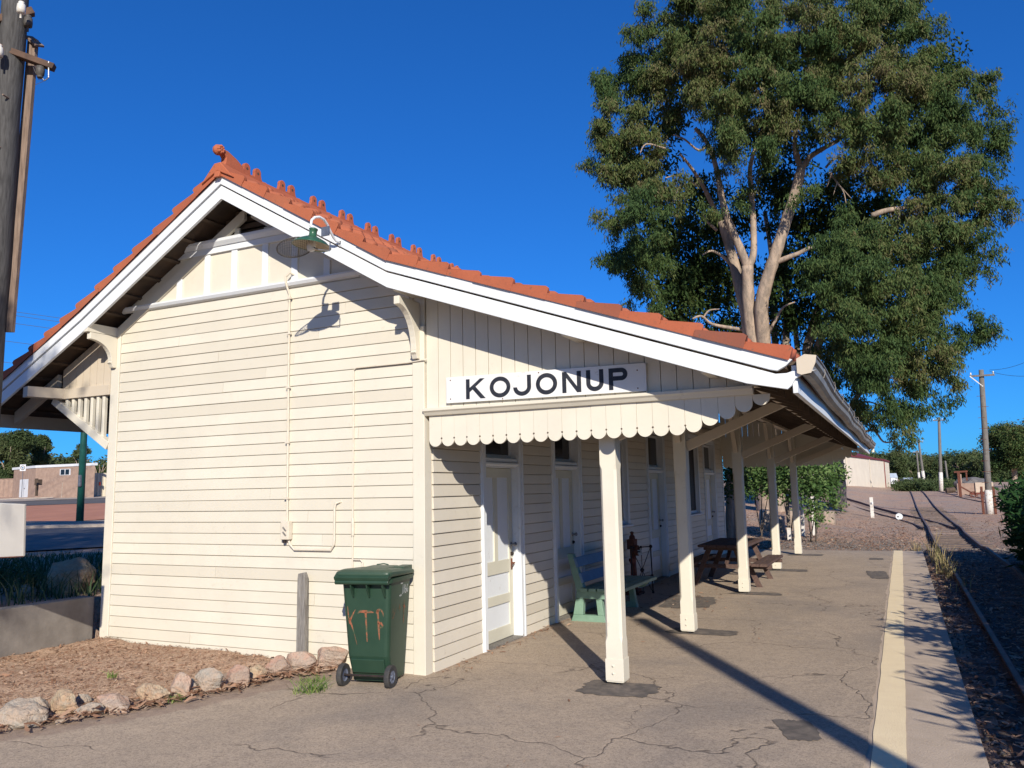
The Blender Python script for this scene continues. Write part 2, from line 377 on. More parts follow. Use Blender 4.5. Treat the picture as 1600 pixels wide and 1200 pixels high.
def sst(a, b, x):
    t = np.clip((x-a)/(b-a), 0, 1); return t*t*(3-2*t)
def vnoise(x, y, s=1., seed=0):
    """smooth value noise for terrain"""
    x = np.asarray(x, float)*s+seed*17.3; y = np.asarray(y, float)*s+seed*9.1
    xi = np.floor(x); yi = np.floor(y); fx = x-xi; fy = y-yi
    def h(a, b): v = np.sin(a*127.1+b*311.7+seed*3.7)*43758.5453; return v-np.floor(v)
    fx = fx*fx*(3-2*fx); fy = fy*fy*(3-2*fy)
    return (h(xi, yi)*(1-fx)+h(xi+1, yi)*fx)*(1-fy)+(h(xi, yi+1)*(1-fx)+h(xi+1, yi+1)*fx)*fy
# =================================================================== the station building
WID, LEN, OV = 4.57, 14.75, .44
PROF = [(-6.62, 2.97), (-4.6, 4.03), (-2.37, 5.33), (-.15, 4.03), (3.52, 2.72)]
def S(x):
    for (x0, z0), (x1, z1) in zip(PROF, PROF[1:]):
        if x <= x1 or (x1, z1) == PROF[-1]: return z0+(z1-z0)*(x-x0)/(x1-x0)
ST = thing('station_building', 'cream weatherboard railway station with terracotta tiled roof and post verandah', 'station')
PIT_B = .1225; Z0B = -.0125
rnd = random.Random(3)

def clap_y(mb, x0, x1, z0, y=0., s=-1, h=PIT_B):
    """one lapped board on a wall facing -y (s=-1) or +y"""
    j = rnd.uniform(-.0015, .0015); t = rnd.uniform(-.003, .003)
    mb.prism([(y-s*.004, z0+j), (y+s*(.024+t), z0+j), (y+s*(.0255+t), z0+.004+j), (y+s*.018, z0+h-.0065), (y+s*.004, z0+h-.0035), (y-s*.004, z0+h-.0035)], 'x', x0, x1)
    mb.t += [0.]*(len(mb.v)-12-len(mb.t))+[max(0., rnd.gauss(.25, .28))]*12
def clap_x(mb, y0, y1, z0, x=0., s=1, h=PIT_B):
    j = rnd.uniform(-.0015, .0015); t = rnd.uniform(-.003, .003)
    mb.prism([(x-s*.004, z0+j), (x+s*(.024+t), z0+j), (x+s*(.0255+t), z0+.004+j), (x+s*.017, z0+h-.013), (x+s*.004, z0+h-.0095), (x-s*.004, z0+h-.0095)], 'y', y0, y1)
    mb.t += [0.]*(len(mb.v)-12-len(mb.t))+[max(0., rnd.gauss(.25, .28))]*12

# gable wall facing the camera
mb = MB()
for k in range(33):
    z0 = Z0B+k*PIT_B; xl, xr = -WID+.14, -.13
    while S(xl)-.16 < z0+PIT_B: xl += .05
    while S(xr)-.16 < z0+PIT_B: xr -= .05
    cuts = [xl]
    if rnd.random() < .55: cuts.append(rnd.uniform(xl+.6, xr-.6))
    cuts.append(xr)
    for a, b in zip(cuts, cuts[1:]): clap_y(mb, a+.002, b-.002, z0)
mb.box((-WID, .003, -.1), (0, .09, 3.86)); mb.prism([(-4.5, 3.861), (-4.5, 3.9), (-3.12, 4.685), (-1.62, 4.685), (-.1, 3.9), (-.1, 3.861)], 'y', .003, .03)
mb.build('gable_wall', 'cream', ST)
mb = MB(); mb.box((-WID-.03, -.034, -.03), (-WID+.155, .0, -.002)); mb.box((-WID-.16, -.06, -.10), (-2.2, -.002, -.032)); mb.build('sill_beam', 'grey_timber', ST)
# platform side wall, boards cut round the openings
DOORS = [(1.13, 2.23), (3.17, 4.27), (7.70, 8.95), (12.45, 13.80)]; WINS = [(5.40, 6.55), (10.80, 11.98)]
DTOP, WBOT, WTOP = 2.86, 1.10, 2.92
mb = MB()
for k in range(31):
    z0 = Z0B+k*PIT_B; segs = [(.12, LEN-.12)]
    ops = [(a, b) for a, b in DOORS if z0 < DTOP]+[(a, b) for a, b in WINS if WBOT-PIT_B*.6 < z0 < WTOP]
    for a, b in ops:
        segs = [q for p in segs for q in ([(p[0], a), (b, p[1])] if p[0] < a and b < p[1] else [p])]
    for a, b in segs:
        if b-a > 3.2:
            c_ = rnd.uniform(a+1, b-1); clap_x(mb, a, c_-.001, z0); clap_x(mb, c_+.001, b, z0)
        else: clap_x(mb, a+.001, b-.001, z0)
mb.build('platform_wall', 'cream_side', ST)
mb = MB()   # solid core behind the boards, stopping short of the openings
ys = [.0]+[v for ab in sorted(DOORS+WINS) for v in (ab[0]+.09, ab[1]-.09)]+[LEN]
for a, b in zip(ys[::2], ys[1::2]): mb.box((-.11, a+.095 if a == 0 else a, -.1), (-.002, b, 3.85))
for a, b in DOORS: mb.box((-.11, a+.09, DTOP-.07), (-.002, b-.09, 3.85))
for a, b in WINS: mb.box((-.11, a+.09, WTOP-.07), (-.002, b-.09, 3.85)); mb.box((-.11, a+.09, -.1), (-.002, b-.09, WBOT+.03))
mb.build('wall_core', 'cream_dirty', ST)
# back walls
mb = MB()
for k in range(33):
    z0 = Z0B+k*PIT_B
    clap_x(mb, .1, LEN-.1, z0, -WID, -1)
    if z0 < 3.75: clap_y(mb, -WID+.1, -.1, z0, LEN, 1)
mb.box((-WID+.002, .1, -.1), (-WID+.09, LEN, 3.85)); mb.box((-WID+.09, LEN-.09, -.1), (-.12, LEN-.002, 3.85))
mb.prism([(-4.5, 3.86), (-4.5, 3.9), (-2.37, 5.12), (-.1, 3.9), (-.1, 3.86)], 'y', LEN-.03, LEN-.003)
mb.build('rear_wall', 'cream_dirty', ST)
mb = MB(); mb.box((-4.4, .2, -.02), (-.12, LEN-.2, -.01)); mb.build('floor_boards', 'timber_dark', ST)
# corner boards
for nm, (a, b) in (('p', ((-.125, -.036, -.012), (.012, .10, 3.42))), ('l', ((-WID-.012, -.034, .0), (-WID+.135, .10, 3.86)))):
    MB().box(a, b).build('corner_board', 'cream', ST, bevel=.006)
MB().box((-.11, LEN-.1, -.01), (.03, LEN+.03, 3.4)).build('corner_board', 'cream', ST, bevel=.006)
# gable trim: ledge, battens, infill, cross beam, raking boards, vent boards
mb = MB()
mb.prism([(-.012, 4.04), (-.05, 4.055), (-.07, 4.085), (-.07, 4.105), (-.012, 4.115)], 'x', -4.52, -.18); mb.build('gable_ledge', 'white', ST)
mb = MB(); mb.prism([(-4.3, 4.116), (-3.3, 4.69), (-1.44, 4.69), (-.4, 4.116)], 'y', -.014, -.002); mb.build('gable_panel', 'cream', ST)
for xc in (-3.96, -3.45, -3.0, -2.575, -2.105, -1.675, -1.225, -.78):
    zt = min(4.665, S(xc)-.34)
    if zt > 4.2: MB().box((xc-.043, -.032, 4.117), (xc+.043, -.0145, zt)).build('batten', 'white', ST, bevel=.003)
mb = MB(); mb.box((-3.52, -.045, 4.60), (-1.22, -.0145, 4.668)); mb.prism([(-.0145, 4.67), (-.06, 4.672), (-.095, 4.715), (-.10, 4.745), (-.085, 4.755), (.06, 4.755)], 'x', -3.50, -1.24)
mb.build('cross_beam', 'white', ST)
for x0, x1 in ((-4.55, -2.42), (-2.32, -.16)):
    mb = MB(); mb.prism([(x0, S(x0)-.36), (x0, S(x0)-.23), (x1, S(x1)-.23), (x1, S(x1)-.36)], 'y', -.042, -.001); mb.build('raking_board', 'cream', ST)
for xc in (-2.55, -2.10):
    MB().box((xc-.04, -.02, 4.756), (xc+.04, .0, min(5.0, S(xc)-.37))).build('vent_stud', 'cream', ST)
mb = MB()
for i in range(6):
    z = 4.70+i*.085; hw = (5.20-z)/.585
    if hw > .05: mb.prism([(.10, z), (.04, z-.012), (.045, z+.05), (.10, z+.062)], 'x', -2.37-hw, -2.37+hw)
mb.build('vent_slats', 'timber_dark', ST)

# verandah gable end boards, ledge and scalloped valance (front and far end)
def verandah_end(y, s):
    mb = MB(); x = .022; i = 0
    while x < 3.32:
        x1 = min(x+.141, 3.34); z = 2.575
        zt0, zt1 = S(x)-.10, S(x1)-.10
        if min(zt0, zt1) > z+.02: mb.prism([(x+.0035, z), (x1-.0035, z), (x1-.0035, zt1), (x+.0035, zt0)], 'y', y+s*.006, y-s*.018)
        x = x1
    mb.box((.02, y-s*.019, 2.575), (2.95, y-s*.022, 3.0)); mb.box((.06, y-s*.0175, 2.30), (2.60, y-s*.021, 2.498)); mb.build('verandah_gable_panel', 'cream', ST)
    mb = MB(); mb.prism([(y-s*.02, 2.50), (y+s*.032, 2.50), (y+s*.055, 2.53), (y+s*.075, 2.545), (y+s*.075, 2.572), (y-s*.02, 2.574)] if s < 0 else [(y-s*.02, 2.574), (y+s*.075, 2.572), (y+s*.075, 2.545), (y+s*.055, 2.53), (y+s*.032, 2.50), (y-s*.02, 2.50)], 'x', .013, 3.2)
    mb.build('valance_ledge', 'cream', ST, bevel=.003)
    mb = MB(); x = .05; w = .1425; i = 0
    while x < 3.30:
        xa, xb = x+.0011, x+w-.0011; xc = (xa+xb)/2; r = (xb-xa)/2; zb = 2.192 if xc < 2.63 else 2.192+(xc-2.63)*.345
        top = 2.5; zc = min(zb+r, top-.005)
        arc = [(xc+r*math.cos(PI+a), zc+(r if zb+r < top else (zc-zb))*math.sin(PI+a)) for a in [PI*j/14 for j in range(15)]]
        d = rnd.uniform(-.002, .002)
        mb.prism([(xa, top)]+arc+[(xb, top)], 'y', y+s*(.004+d), y-s*(.017-d)); x += w
    mb.build('valance', 'cream', ST)
verandah_end(0., -1); verandah_end(LEN, 1)
# nail holes where neighbouring valance boards meet
for i in range(1, 19):
    x = .05+.1425*i; zb = 2.272 if x < 2.63 else 2.272+(x-2.63)*.345
    if zb < 2.48: MB().lathe([(.0001, -.0065), (.009, -.006), (.009, .019)], (x, .0, zb), (0, 1, 0), 10).build('valance_nail', 'timber_dark', ST)

# barge boards
def barge(y0, y1, proud):
    for side in ('l', 'r'):
        if side == 'l':
            p = PROF[:3]; low = [(x, z-.285) for x, z in p]; mid = [(x, z-.135) for x, z in p]
            poly = low+mid[::-1]; cap = [(x, z-.118) for x, z in p]+[(x, z-.004) for x, z in p[::-1]]
        else:
            p = PROF[2:]
            low = [(p[0][0], p[0][1]-.285), (p[1][0], p[1][1]-.285), (3.22, S(3.22)-.285), (3.52, 2.475), (3.55, 2.50), (3.58, 2.55), (3.64, 2.585), (3.74, 2.608)]
            mid = [(3.56, 2.612), (3.52, 2.60), (3.44, S(3.44)-.148), (p[1][0], p[1][1]-.135), (p[0][0], p[0][1]-.135)]
            poly = low+mid
            cap = [(p[0][0], p[0][1]-.118), (p[1][0], p[1][1]-.118), (3.40, S(3.40)-.128), (3.455, 2.622), (3.52, 2.655), (3.57, 2.70), (3.40, S(3.40)-.006), (p[1][0], p[1][1]-.004), (p[0][0], p[0][1]-.004)]
        b = MB().prism(poly, 'y', y0, y1).build('bargeboard', 'white', ST, bevel=.004)
        MB().prism(cap, 'y', y0-(.016 if proud < 0 else -.0), y1+(.016 if proud > 0 else -.0)).build('barge_moulding', 'white', b, bevel=.004)
barge(-OV-.015, -OV+.02, -1); barge(LEN+OV-.02, LEN+OV+.015, 1)

# roof shell: dark lining under the tiles, battens, rafters
mb = MB()
lo = [(x, z-.085) for x, z in PROF]; hi = [(x, z-.055) for x, z in PROF]
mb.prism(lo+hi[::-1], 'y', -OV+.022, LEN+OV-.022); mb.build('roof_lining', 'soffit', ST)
mb = MB(); n = 0
for (x0, z0), (x1, z1) in zip(PROF, PROF[1:]):
    Ls = math.hypot(x1-x0, z1-z0); m_ = int(Ls/.34)
    for i in range(m_):
        t = (i+.5)/m_; xx, zz = lerp(x0, x1, t), lerp(z0, z1, t)-.10
        mb.beam((xx, -OV+.025, zz), (xx, LEN+OV-.025, zz), .045, .03, up=(-(z1-z0)/Ls, 0, (x1-x0)/Ls))
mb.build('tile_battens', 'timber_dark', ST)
for i in range(27):
    y = .35+i*.545
    if y > LEN-.2: break
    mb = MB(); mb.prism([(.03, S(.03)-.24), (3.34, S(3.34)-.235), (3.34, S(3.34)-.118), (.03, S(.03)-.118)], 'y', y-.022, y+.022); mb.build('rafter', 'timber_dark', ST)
for i in range(14):
    y = .06+i*1.09
    if y > LEN: break
    mb = MB(); mb.prism([(-6.45, S(-6.45)-.235), (-4.6, S(-4.6)-.235), (-4.6, S(-4.6)-.118), (-6.45, S(-6.45)-.118)], 'y', y-.025, y+.025); mb.build('rafter', 'timber_dark', ST)
# barge rafter just behind the board and short outlookers
for xa, xb, z_ in ((-.10, .0, 0), (1.66, 1.74, 0), (2.86, 2.93, 0)):
    mb = MB(); mb.box((xa, -OV+.021, S(xa)-.30), (xb, -.03, S(xa)-.22)); mb.build('outlooker', 'cream', ST)
mb = MB(); mb.box((-4.60, -OV-.01, 3.76), (-4.49, -.035, 3.865)); mb.build('outlooker', 'cream', ST)

# terracotta tiles
def tile_slope(P0, P1, name, yq=0.):
    (x0, z0), (x1, z1) = P0, P1; dx, dz = x1-x0, z1-z0; Ls = math.hypot(dx, dz); ux, uz = dx/Ls, dz/Ls
    nx, nz = (-uz, ux) if ux > 0 else (uz, -ux)
    nc = max(1, round(Ls/.345)); y0, y1 = -OV-.055, LEN+OV+.055; per = .212; spp = 10
    ny = int((y1-y0)/per*spp); ys = np.linspace(y0, y1, ny); ph = (ys-y0)/per
    wave = .034*np.clip(np.cos(2*np.pi*ph)*1.35-.05, -.25, 1)+.008*np.clip(np.cos(2*np.pi*(ph-.5))*2-1.0, 0, 1)
    V = []; Fq = []; TT = []
    tid = np.floor(ph+.5).astype(int)
    for c_ in range(nc):
        sa, sb = c_/nc*Ls, (c_+1)/nc*Ls+.035
        jr = RNG.uniform(-.006, .006, tid.max()+2)[tid]; js = RNG.uniform(-.007, .007, tid.max()+2)[tid]
        rows = [(sa-.02, .010, .8), (sa+.12, .026, 1.), (sb-.03, .060, 1.15), (sb, .053, 1.05), (sb, .005, .6), (sb-.02, -.012, .4)]
        tv = np.clip(RNG.normal(.22, .30, tid.max()+2), 0, 1)[tid]; base = len(V); TT += list(np.tile(tv, 6)); yo = (c_ % 3)*.005-.005+yq
        for (s_, h, wv) in rows:
            hh = h+wave*wv+jr; ss = s_+js
            for i in range(ny): V.append((x0+ux*ss[i]+nx*hh[i], ys[i]+yo, z0+uz*ss[i]+nz*hh[i]))
        for r in range(len(rows)-1):
            a = base+r*ny+np.arange(ny-1); Fq.append(np.stack([a, a+1, a+1+ny, a+ny], 1))
        # closed verge ends
        for e in (0, ny-1):
            b2 = len(V); TT += [tv[e]]*8
            for (s_, h, wv) in rows[:4]:
                hh = h+wave[e]*wv+jr[e]; V.append((x0+ux*s_+nx*hh, ys[e]+yo, z0+uz*s_+nz*hh))
            for (s_, h, wv) in rows[:4]:
                V.append((x0+ux*s_-nx*.016, ys[e]+yo, z0+uz*s_-nz*.016))
            for r in range(3): Fq.append(np.array([[b2+r, b2+r+1, b2+r+5, b2+r+4]]))
    o = npmesh(name, np.array(V), np.concatenate(Fq), 'terracotta', TT, parent=ST)
    me = o.data; me.polygons.foreach_set('use_smooth', [True]*len(me.polygons))
    return o
for a, b in zip(PROF, PROF[1:]):
    lowq = .0022 if (a[0] < -6 or a[0] > -1) else 0.
    if a[0] < -2.4: tile_slope(b, a, 'roof_tiles', lowq)
    else: tile_slope(a, b, 'roof_tiles', lowq)
RT = None
# ridge caps, crest pieces, finial
ridge = MB(); y = -OV-.02; zr = PROF[2][1]
while y < LEN+OV-.1:
    Lc = .60; za = zr+rnd.uniform(-.004, .004)
    prof = [(-.20, -.075), (-.165, -.03), (-.085, .055), (-.05, .105), (.05, .105), (.085, .055), (.165, -.03), (.20, -.075)]
    n = len(prof); vs = []
    for yy, sc in ((y, 1.0), (y+.05, 1.04), (y+.055, .99), (y+Lc-.006, .97)):
        vs += [(-2.37+px*sc, yy, za+pz*sc) for px, pz in prof]
    fs = [(r*n+i, r*n+i+1, (r+1)*n+i+1, (r+1)*n+i) for r in range(3) for i in range(n-1)]+[tuple(range(n))]
    ridge.add(vs, fs); y += Lc
RC = ridge.build('ridge_capping', 'terracotta', ST)
y = -.055
def lobe(cx, r, z0, n=14): return [(cx+r*math.cos(a), z0+r*math.sin(a)) for a in [-.25+ (PI+.5)*j/n for j in range(n+1)]]
while y < LEN-.3:
    mb = MB(); zb = zr+.095
    top = [(y-.12, zb)]+[(y+.22+.1, zb)]
    out = [(y-.13, zb), (y+.24, zb), (y+.205, zb+.055)]+lobe(y+.145, .052, zb+.115)+[(y+.088, zb+.05), (y+.025, zb+.05)]+lobe(y-.032, .052, zb+.115)+[(y-.095, zb+.055)]
    mb.prism(out, 'x', -2.37-.021, -2.37+.021)
    c_ = mb.build('ridge_crest', 'terracotta', RC, bevel=.006)
    for yy in (y-.032, y+.145):
        MB().lathe([(.0001, -.0225), (.017, -.0225), (.017, .0225), (.0001, .0225)], (-2.37, yy, zb+.10), (1, 0, 0), 10).build('crest_hole', 'timber_dark', RC)
    y += .60
mb = MB()
out = [(-.30, -.08), (.20, .06), (.17, .10), (.10, .12), (.05, .17), (-.02, .21), (-.09, .235), (-.17, .262), (-.235, .262), (-.225, .215), (-.19, .18), (-.195, .13), (-.225, .06), (-.28, .0)]
out = [(-OV-.06+(u+.26), zr+.02+v) for u, v in out]
mb.prism(out, 'x', -2.37-.042, -2.37+.042)
bc_ = Vector((-2.37, -OV-.075, zr+.262)); mb.lathe([(.001, .062), (.03, .054), (.053, .03), (.062, 0), (.053, -.03), (.03, -.054), (.001, -.062)], bc_, (1, 0, 0), 18)
for a in range(8): mb.lathe([(.001, .02), (.019, .008), (.022, -.012)], bc_+Vector((.047, .034*math.cos(a*PI/4), .034*math.sin(a*PI/4))), (1, 0, 0), 8)
mb.prism([(-2.37-.24, zr-.10), (-2.37-.12, zr+.03), (-2.37-.045, zr+.11), (-2.37+.045, zr+.11), (-2.37+.12, zr+.03), (-2.37+.24, zr-.10), (-2.37, zr+.02)], 'y', -OV-.085, -OV+.05)
mb.build('ridge_finial', 'terracotta', RC, bevel=.008)
# white cowl beyond the ridge
mb = MB(); cx, cy, cz = -2.88, 11., 6.05
mb.box((cx-.09, cy-.09, 4.9), (cx+.09, cy+.09, cz+.08)); mb.add([(cx-.24, cy-.24, cz+.16), (cx+.24, cy-.24, cz+.16), (cx+.24, cy+.24, cz+.16), (cx-.24, cy+.24, cz+.16), (cx, cy, cz+.36)], [(0, 1, 4), (1, 2, 4), (2, 3, 4), (3, 0, 4), (3, 2, 1, 0)])
for sx in (-1, 1):
    for sy in (-1, 1): mb.beam((cx+sx*.08, cy+sy*.08, cz), (cx+sx*.08, cy+sy*.08, cz+.17), .015, .015, up=(1, 0, 0))
mb.build('roof_vent', 'white', ST)

# gutter with a sagging line, fascia, stop end, outlet
def gutter(x, s, zt, y0, y1, sag=.02):
    prof = [(0, 0), (.0, -.105), (.03, -.128), (.075, -.128), (.10, -.10), (.108, -.055), (.128, -.035), (.132, -.008), (.142, .0), (.142, .010), (.124, .010), (.12, -.03), (.098, -.052), (.088, -.095), (.07, -.115), (.03, -.115), (.010, -.10), (.010, 0)]
    n = 70; vs = []; fs = []; k = len(prof)
    for i in range(n+1):
        y = lerp(y0, y1, i/n); dz = sag*(math.sin(i*.23)*.5+math.sin(i*.61+1)*.25)+(-.03*math.sin(PI*i/n)); dx = .012*math.sin(i*.37+.6)
        vs += [(x+s*(px+dx), y, zt+pz+dz) for px, pz in prof]
    for i in range(n):
        for j in range(k): fs.append((i*k+j, i*k+(j+1) % k, (i+1)*k+(j+1) % k, (i+1)*k+j))
    return MB().add(vs, fs)
G = gutter(3.60, 1, 2.70, -OV-.03, LEN+OV-.02, .012).build('gutter', 'galv', ST, smooth=False)
for i in range(13):
    mb = MB(); y = .2+i*1.18; mb.tube([(3.60, y, 2.712), (3.68, y, 2.716), (3.745, y, 2.716), (3.75, y, 2.66), (3.735, y, 2.62)], .0035, 5); mb.build('gutter_strap', 'galv', G)
mb = MB(); mb.prism([(3.60, 2.70), (3.60, 2.59), (3.63, 2.575), (3.70, 2.585), (3.735, 2.66), (3.745, 2.715), (3.66, 2.73)], 'y', -OV-.045, -OV-.031); mb.build('gutter_end', 'cream_dirty', G)
mb = MB(); mb.prism([(3.60, 2.70), (3.60, 2.59), (3.63, 2.575), (3.70, 2.585), (3.735, 2.66), (3.745, 2.71)], 'y', LEN+OV-.022, LEN+OV-.01); mb.lathe([(.035, 0), (.035, .09)], (3.67, LEN+OV-.12, 2.49), (0, 0, 1), 12); mb.build('gutter_end', 'cream', G)
MB().box((3.50, -OV+.03, 2.665), (3.598, LEN+OV-.03, 2.692)).build('light_stop_fillet', 'timber_dark', ST)  # unseen board added to stop sun leaking between tiles and gutter
MB().box((3.555, -OV+.022, 2.445), (3.592, LEN+OV-.022, 2.66)).build('fascia', 'white', ST, bevel=.004)
mb = MB(); mb.beam((3.597, -OV+.04, 2.60), (3.597, LEN+OV-.04, 2.585), .012, .03); mb.build('fascia_strip', 'rust', ST)
gutter(-6.64, -1, 2.96, -OV+.03, LEN+OV-.02, .006).build('gutter', 'galv', ST)
MB().box((-6.632, -OV+.022, 2.72), (-6.60, LEN+OV-.022, 2.93)).build('fascia', 'cream_dirty', ST)

# verandah posts, plate, eaves beam, struts and braces
PY = [.31, 3.035, 6.875, 10.715, 14.55]; PX = 1.82
for i, y in enumerate(PY):
    p = MB()
    h = .078; c_ = .022
    def sec(hh, cc): return [(PX-hh+cc, y-hh), (PX+hh-cc, y-hh), (PX+hh, y-hh+cc), (PX+hh, y+hh-cc), (PX+hh-cc, y+hh), (PX-hh+cc, y+hh), (PX-hh, y+hh-cc), (PX-hh, y-hh+cc)]
    levels = [(.035, h, .004), (.38, h, .004), (.43, h, c_), (1.92, h, c_), (1.97, h, .004), (3.02, h, .004)]
    vs = []; fs = []
    for z, hh, cc in levels: vs += [(a, b, z) for a, b in sec(hh, cc)]
    for r in range(len(levels)-1): fs += [(r*8+j, r*8+(j+1) % 8, (r+1)*8+(j+1) % 8, (r+1)*8+j) for j in range(8)]
    fs += [tuple(range(8))[::-1], tuple(range((len(levels)-1)*8, len(levels)*8))]
    p.add(vs, fs); po = p.build('verandah_post', 'cream', ST)
    s_ = MB(); b = .084
    for (x0, y0, x1, y1) in ((PX-b, y-b, PX+b, y-h-.0005), (PX-b, y+h+.0005, PX+b, y+b), (PX+h+.0005, y-h, PX+b, y+h), (PX-b, y-h, PX-h-.0005, y+h)): s_.box((x0, y0, .045), (x1, y1, .235))
    for z in (.11, .175): s_.lathe([(.012, 0), (.011, .007), (.003, .011)], (PX-.012, y-b, z), (0, -1, 0), 8)
    s_.build('post_shoe', 'cream', po, bevel=.003)
    MB().lathe([(.022, -.02), (.022, .05)], (PX, y, 0), (0, 0, 1), 10).build('post_pin', 'steel_grey', po)
    mb = MB(); mb.beam((PX+h, y, 2.24), (3.12, y, 2.735), .062, .115, up=(0, 0, 1)); mb.build('post_strut', 'cream_dirty', ST, bevel=.004)
    for sy in (-1, 1):
        if (i == 0 and sy < 0) or (i == 4 and sy > 0): continue
        if i == 0: mb = MB().beam((PX, y+.07, 2.14), (PX, y+.90, 2.62), .07, .085)
        else: mb = MB().beam((PX-.005, y+sy*.085, 2.30), (PX-.005, y+sy*.52, 3.02), .072, .062)
        mb.build('post_brace', 'cream_dirty', ST, bevel=.004)
MB().box((PX-.06, .03, 3.021), (PX+.06, LEN-.03, 3.16)).build('verandah_plate', 'cream_dirty', ST)
MB().box((3.06, .03, 2.655), (3.13, LEN-.03, 2.75)).build('eaves_beam', 'cream_dirty', ST)
MB().box((.026, .10, 3.0), (.08, LEN-.1, 3.09)).build('wall_plate', 'cream_dirty', ST)

# curved eave brackets at the two gable corners
def curved_bracket(xc, ztop, zbot, w=.065):
    out = [(-.036, zbot), (-.036, ztop), (-OV+.03, ztop), (-OV+.03, ztop-.06)]
    for j in range(11):
        a = (PI/2)*j/10; out.append((-OV+.03+(OV-.14)*math.sin(a), zbot+.09+(ztop-zbot-.17)*math.cos(a)))
    out += [(-.105, zbot+.075), (-.125, zbot+.06), (-.10, zbot+.04), (-.08, zbot)]
    MB().prism(out, 'x', xc-w/2, xc+w/2).build('eave_bracket', 'cream', ST, bevel=.004)
curved_bracket(-.066, 3.66, 3.08); curved_bracket(-WID+.05, 3.755, 3.36)
# fretwork bracket under the road-side eave
MB().box((-5.56, -.05, 3.03), (-WID-.014, .05, 3.16)).build('eave_beam', 'cream_dirty', ST, bevel=.004)
MB().beam((-5.62, -OV, 3.10), (-5.50, .0, 3.10), .16, .13).build('outlooker', 'cream_dirty', ST)
mb = MB(); x = -5.52
while x < -WID-.05:
    x1 = min(x+.13, -WID-.014); mb.prism([(x+.003, 3.162), (x1-.003, 3.162), (x1-.003, S(x1)-.13), (x+.003, S(x)-.13)], 'y', -.012, .01); x = x1
mb.build('eave_panel', 'cream_dirty', ST)
MB().beam((-5.66, .0, 3.03), (-WID-.012, .0, 2.39), .09, .10).build('bracket_strut', 'cream', ST, bevel=.004)
for i, x in enumerate((-5.41, -5.29, -5.17, -5.05, -4.93, -4.82, -4.71)):
    zb = 3.03-(x+5.66)/(5.66-WID-.012)*.64+.05
    mb = MB(); mb.beam((x, 0, zb-.02), (x, 0, 3.028), .048, .048, up=(0, 1, 0)); mb.build('baluster', 'cream', ST, bevel=.006)
mb = MB(); mb.prism([(-6.45, S(-6.45)-.30), (-5.6, S(-5.6)-.30), (-5.6, S(-5.6)-.14), (-6.45, S(-6.45)-.14)], 'y', -.03, .03); mb.build('rafter', 'cream_dirty', ST)

# doors
def door(y0, y1, handle=True, hw=0):
    A = .108; a, b = y0+A, y1-A
    fr = MB(); fr.box((.001, y0, .0), (.036, a, DTOP)); fr.box((.001, b, .0), (.036, y1, DTOP)); fr.box((.001, a, DTOP-.11), (.036, b, DTOP))
    fr.box((.037, y0+.012, .0), (.048, y0+.045, DTOP)); fr.box((.037, y1-.045, .0), (.048, y1-.012, DTOP))
    fr.box((-.13, a-.02, .0), (.0005, a+.002, DTOP-.1)); fr.box((-.13, b-.002, .0), (.0005, b+.02, DTOP-.1))
    fr.box((-.12, a+.0025, 2.015), (.006, b-.0025, 2.125)); fr.prism([(.0065, 2.03), (.03, 2.05), (.03, 2.07), (.0065, 2.085)], 'y', a+.003, b-.003)
    fr.build('door_frame', 'white', ST, bevel=.004)
    MB().box((-.12, a+.003, .0), (.045, b-.003, .022)).build('door_sill', 'grey_timber', ST)
    dm = MB(); x0, x1 = -.115, -.075; st = .098; w = b-a
    def bar(ya, yb, za, zb): dm.box((x0, ya, za), (x1, yb, zb))
    bar(a+.006, a+st, .03, 2.01); bar(b-st, b-.006, .03, 2.01); c_ = (a+b)/2
    for za, zb in ((.03, .17), (.43, .535), (.78, .93), (1.90, 2.01)): bar(a+st, b-st, za, zb)
    bar(c_-.045, c_+.045, .93, 1.90)
    d = dm.build('door', 'door_cream', ST, bevel=.003)
    for (ya, yb, za, zb) in ((a+st, b-st, .17, .43), (a+st, b-st, .535, .78), (a+st, c_-.045, .93, 1.90), (c_+.045, b-st, .93, 1.90)):
        MB().box((x0+.01, ya, za), (x1-.016, yb, zb)).build('door_panel', 'white', d)
    mb = MB(); mb.lathe([(.026, 0), (.026, .008), (.010, .010), (.010, .04), (.024, .05), (.026, .062), (.016, .074), (.001, .076)], (x1, b-.05, 1.10), (1, 0, 0), 14); mb.build('door_knob', 'steel_grey', d, smooth=True)
    mb = MB(); mb.box((x1, b-.065, .965), (x1+.012, b-.03, 1.01)); mb.lathe([(.018, .012), (.016, .03), (.001, .032)], (x1, b-.048, .99), (1, 0, 0), 12); mb.build('door_lock', 'iron_black', d)
    if handle:
        mb = MB(); mb.box((x1, b-.062, .80), (x1+.01, b-.034, .93)); mb.tube([(x1+.01, b-.048, .88), (x1+.045, b-.048, .88), (x1+.05, b-.10, .87)], .008, 6); mb.build('latch', 'rust', d)
    MB().box((-.10, a+.05, 2.17), (-.09, b-.05, DTOP-.16)).build('fanlight', 'glass_dark', ST)
    fm = MB()
    for q in (((-.105, a+.003, 2.126), (-.075, a+.05, DTOP-.11)), ((-.105, b-.05, 2.126), (-.075, b-.003, DTOP-.11)), ((-.105, a+.05, 2.126), (-.075, b-.05, 2.17)), ((-.105, a+.05, DTOP-.16), (-.075, b-.05, DTOP-.11))): fm.box(*q)
    fm.build('fanlight_frame', 'white', ST)
for i, (a, b) in enumerate(DOORS): door(a, b, i == 0)
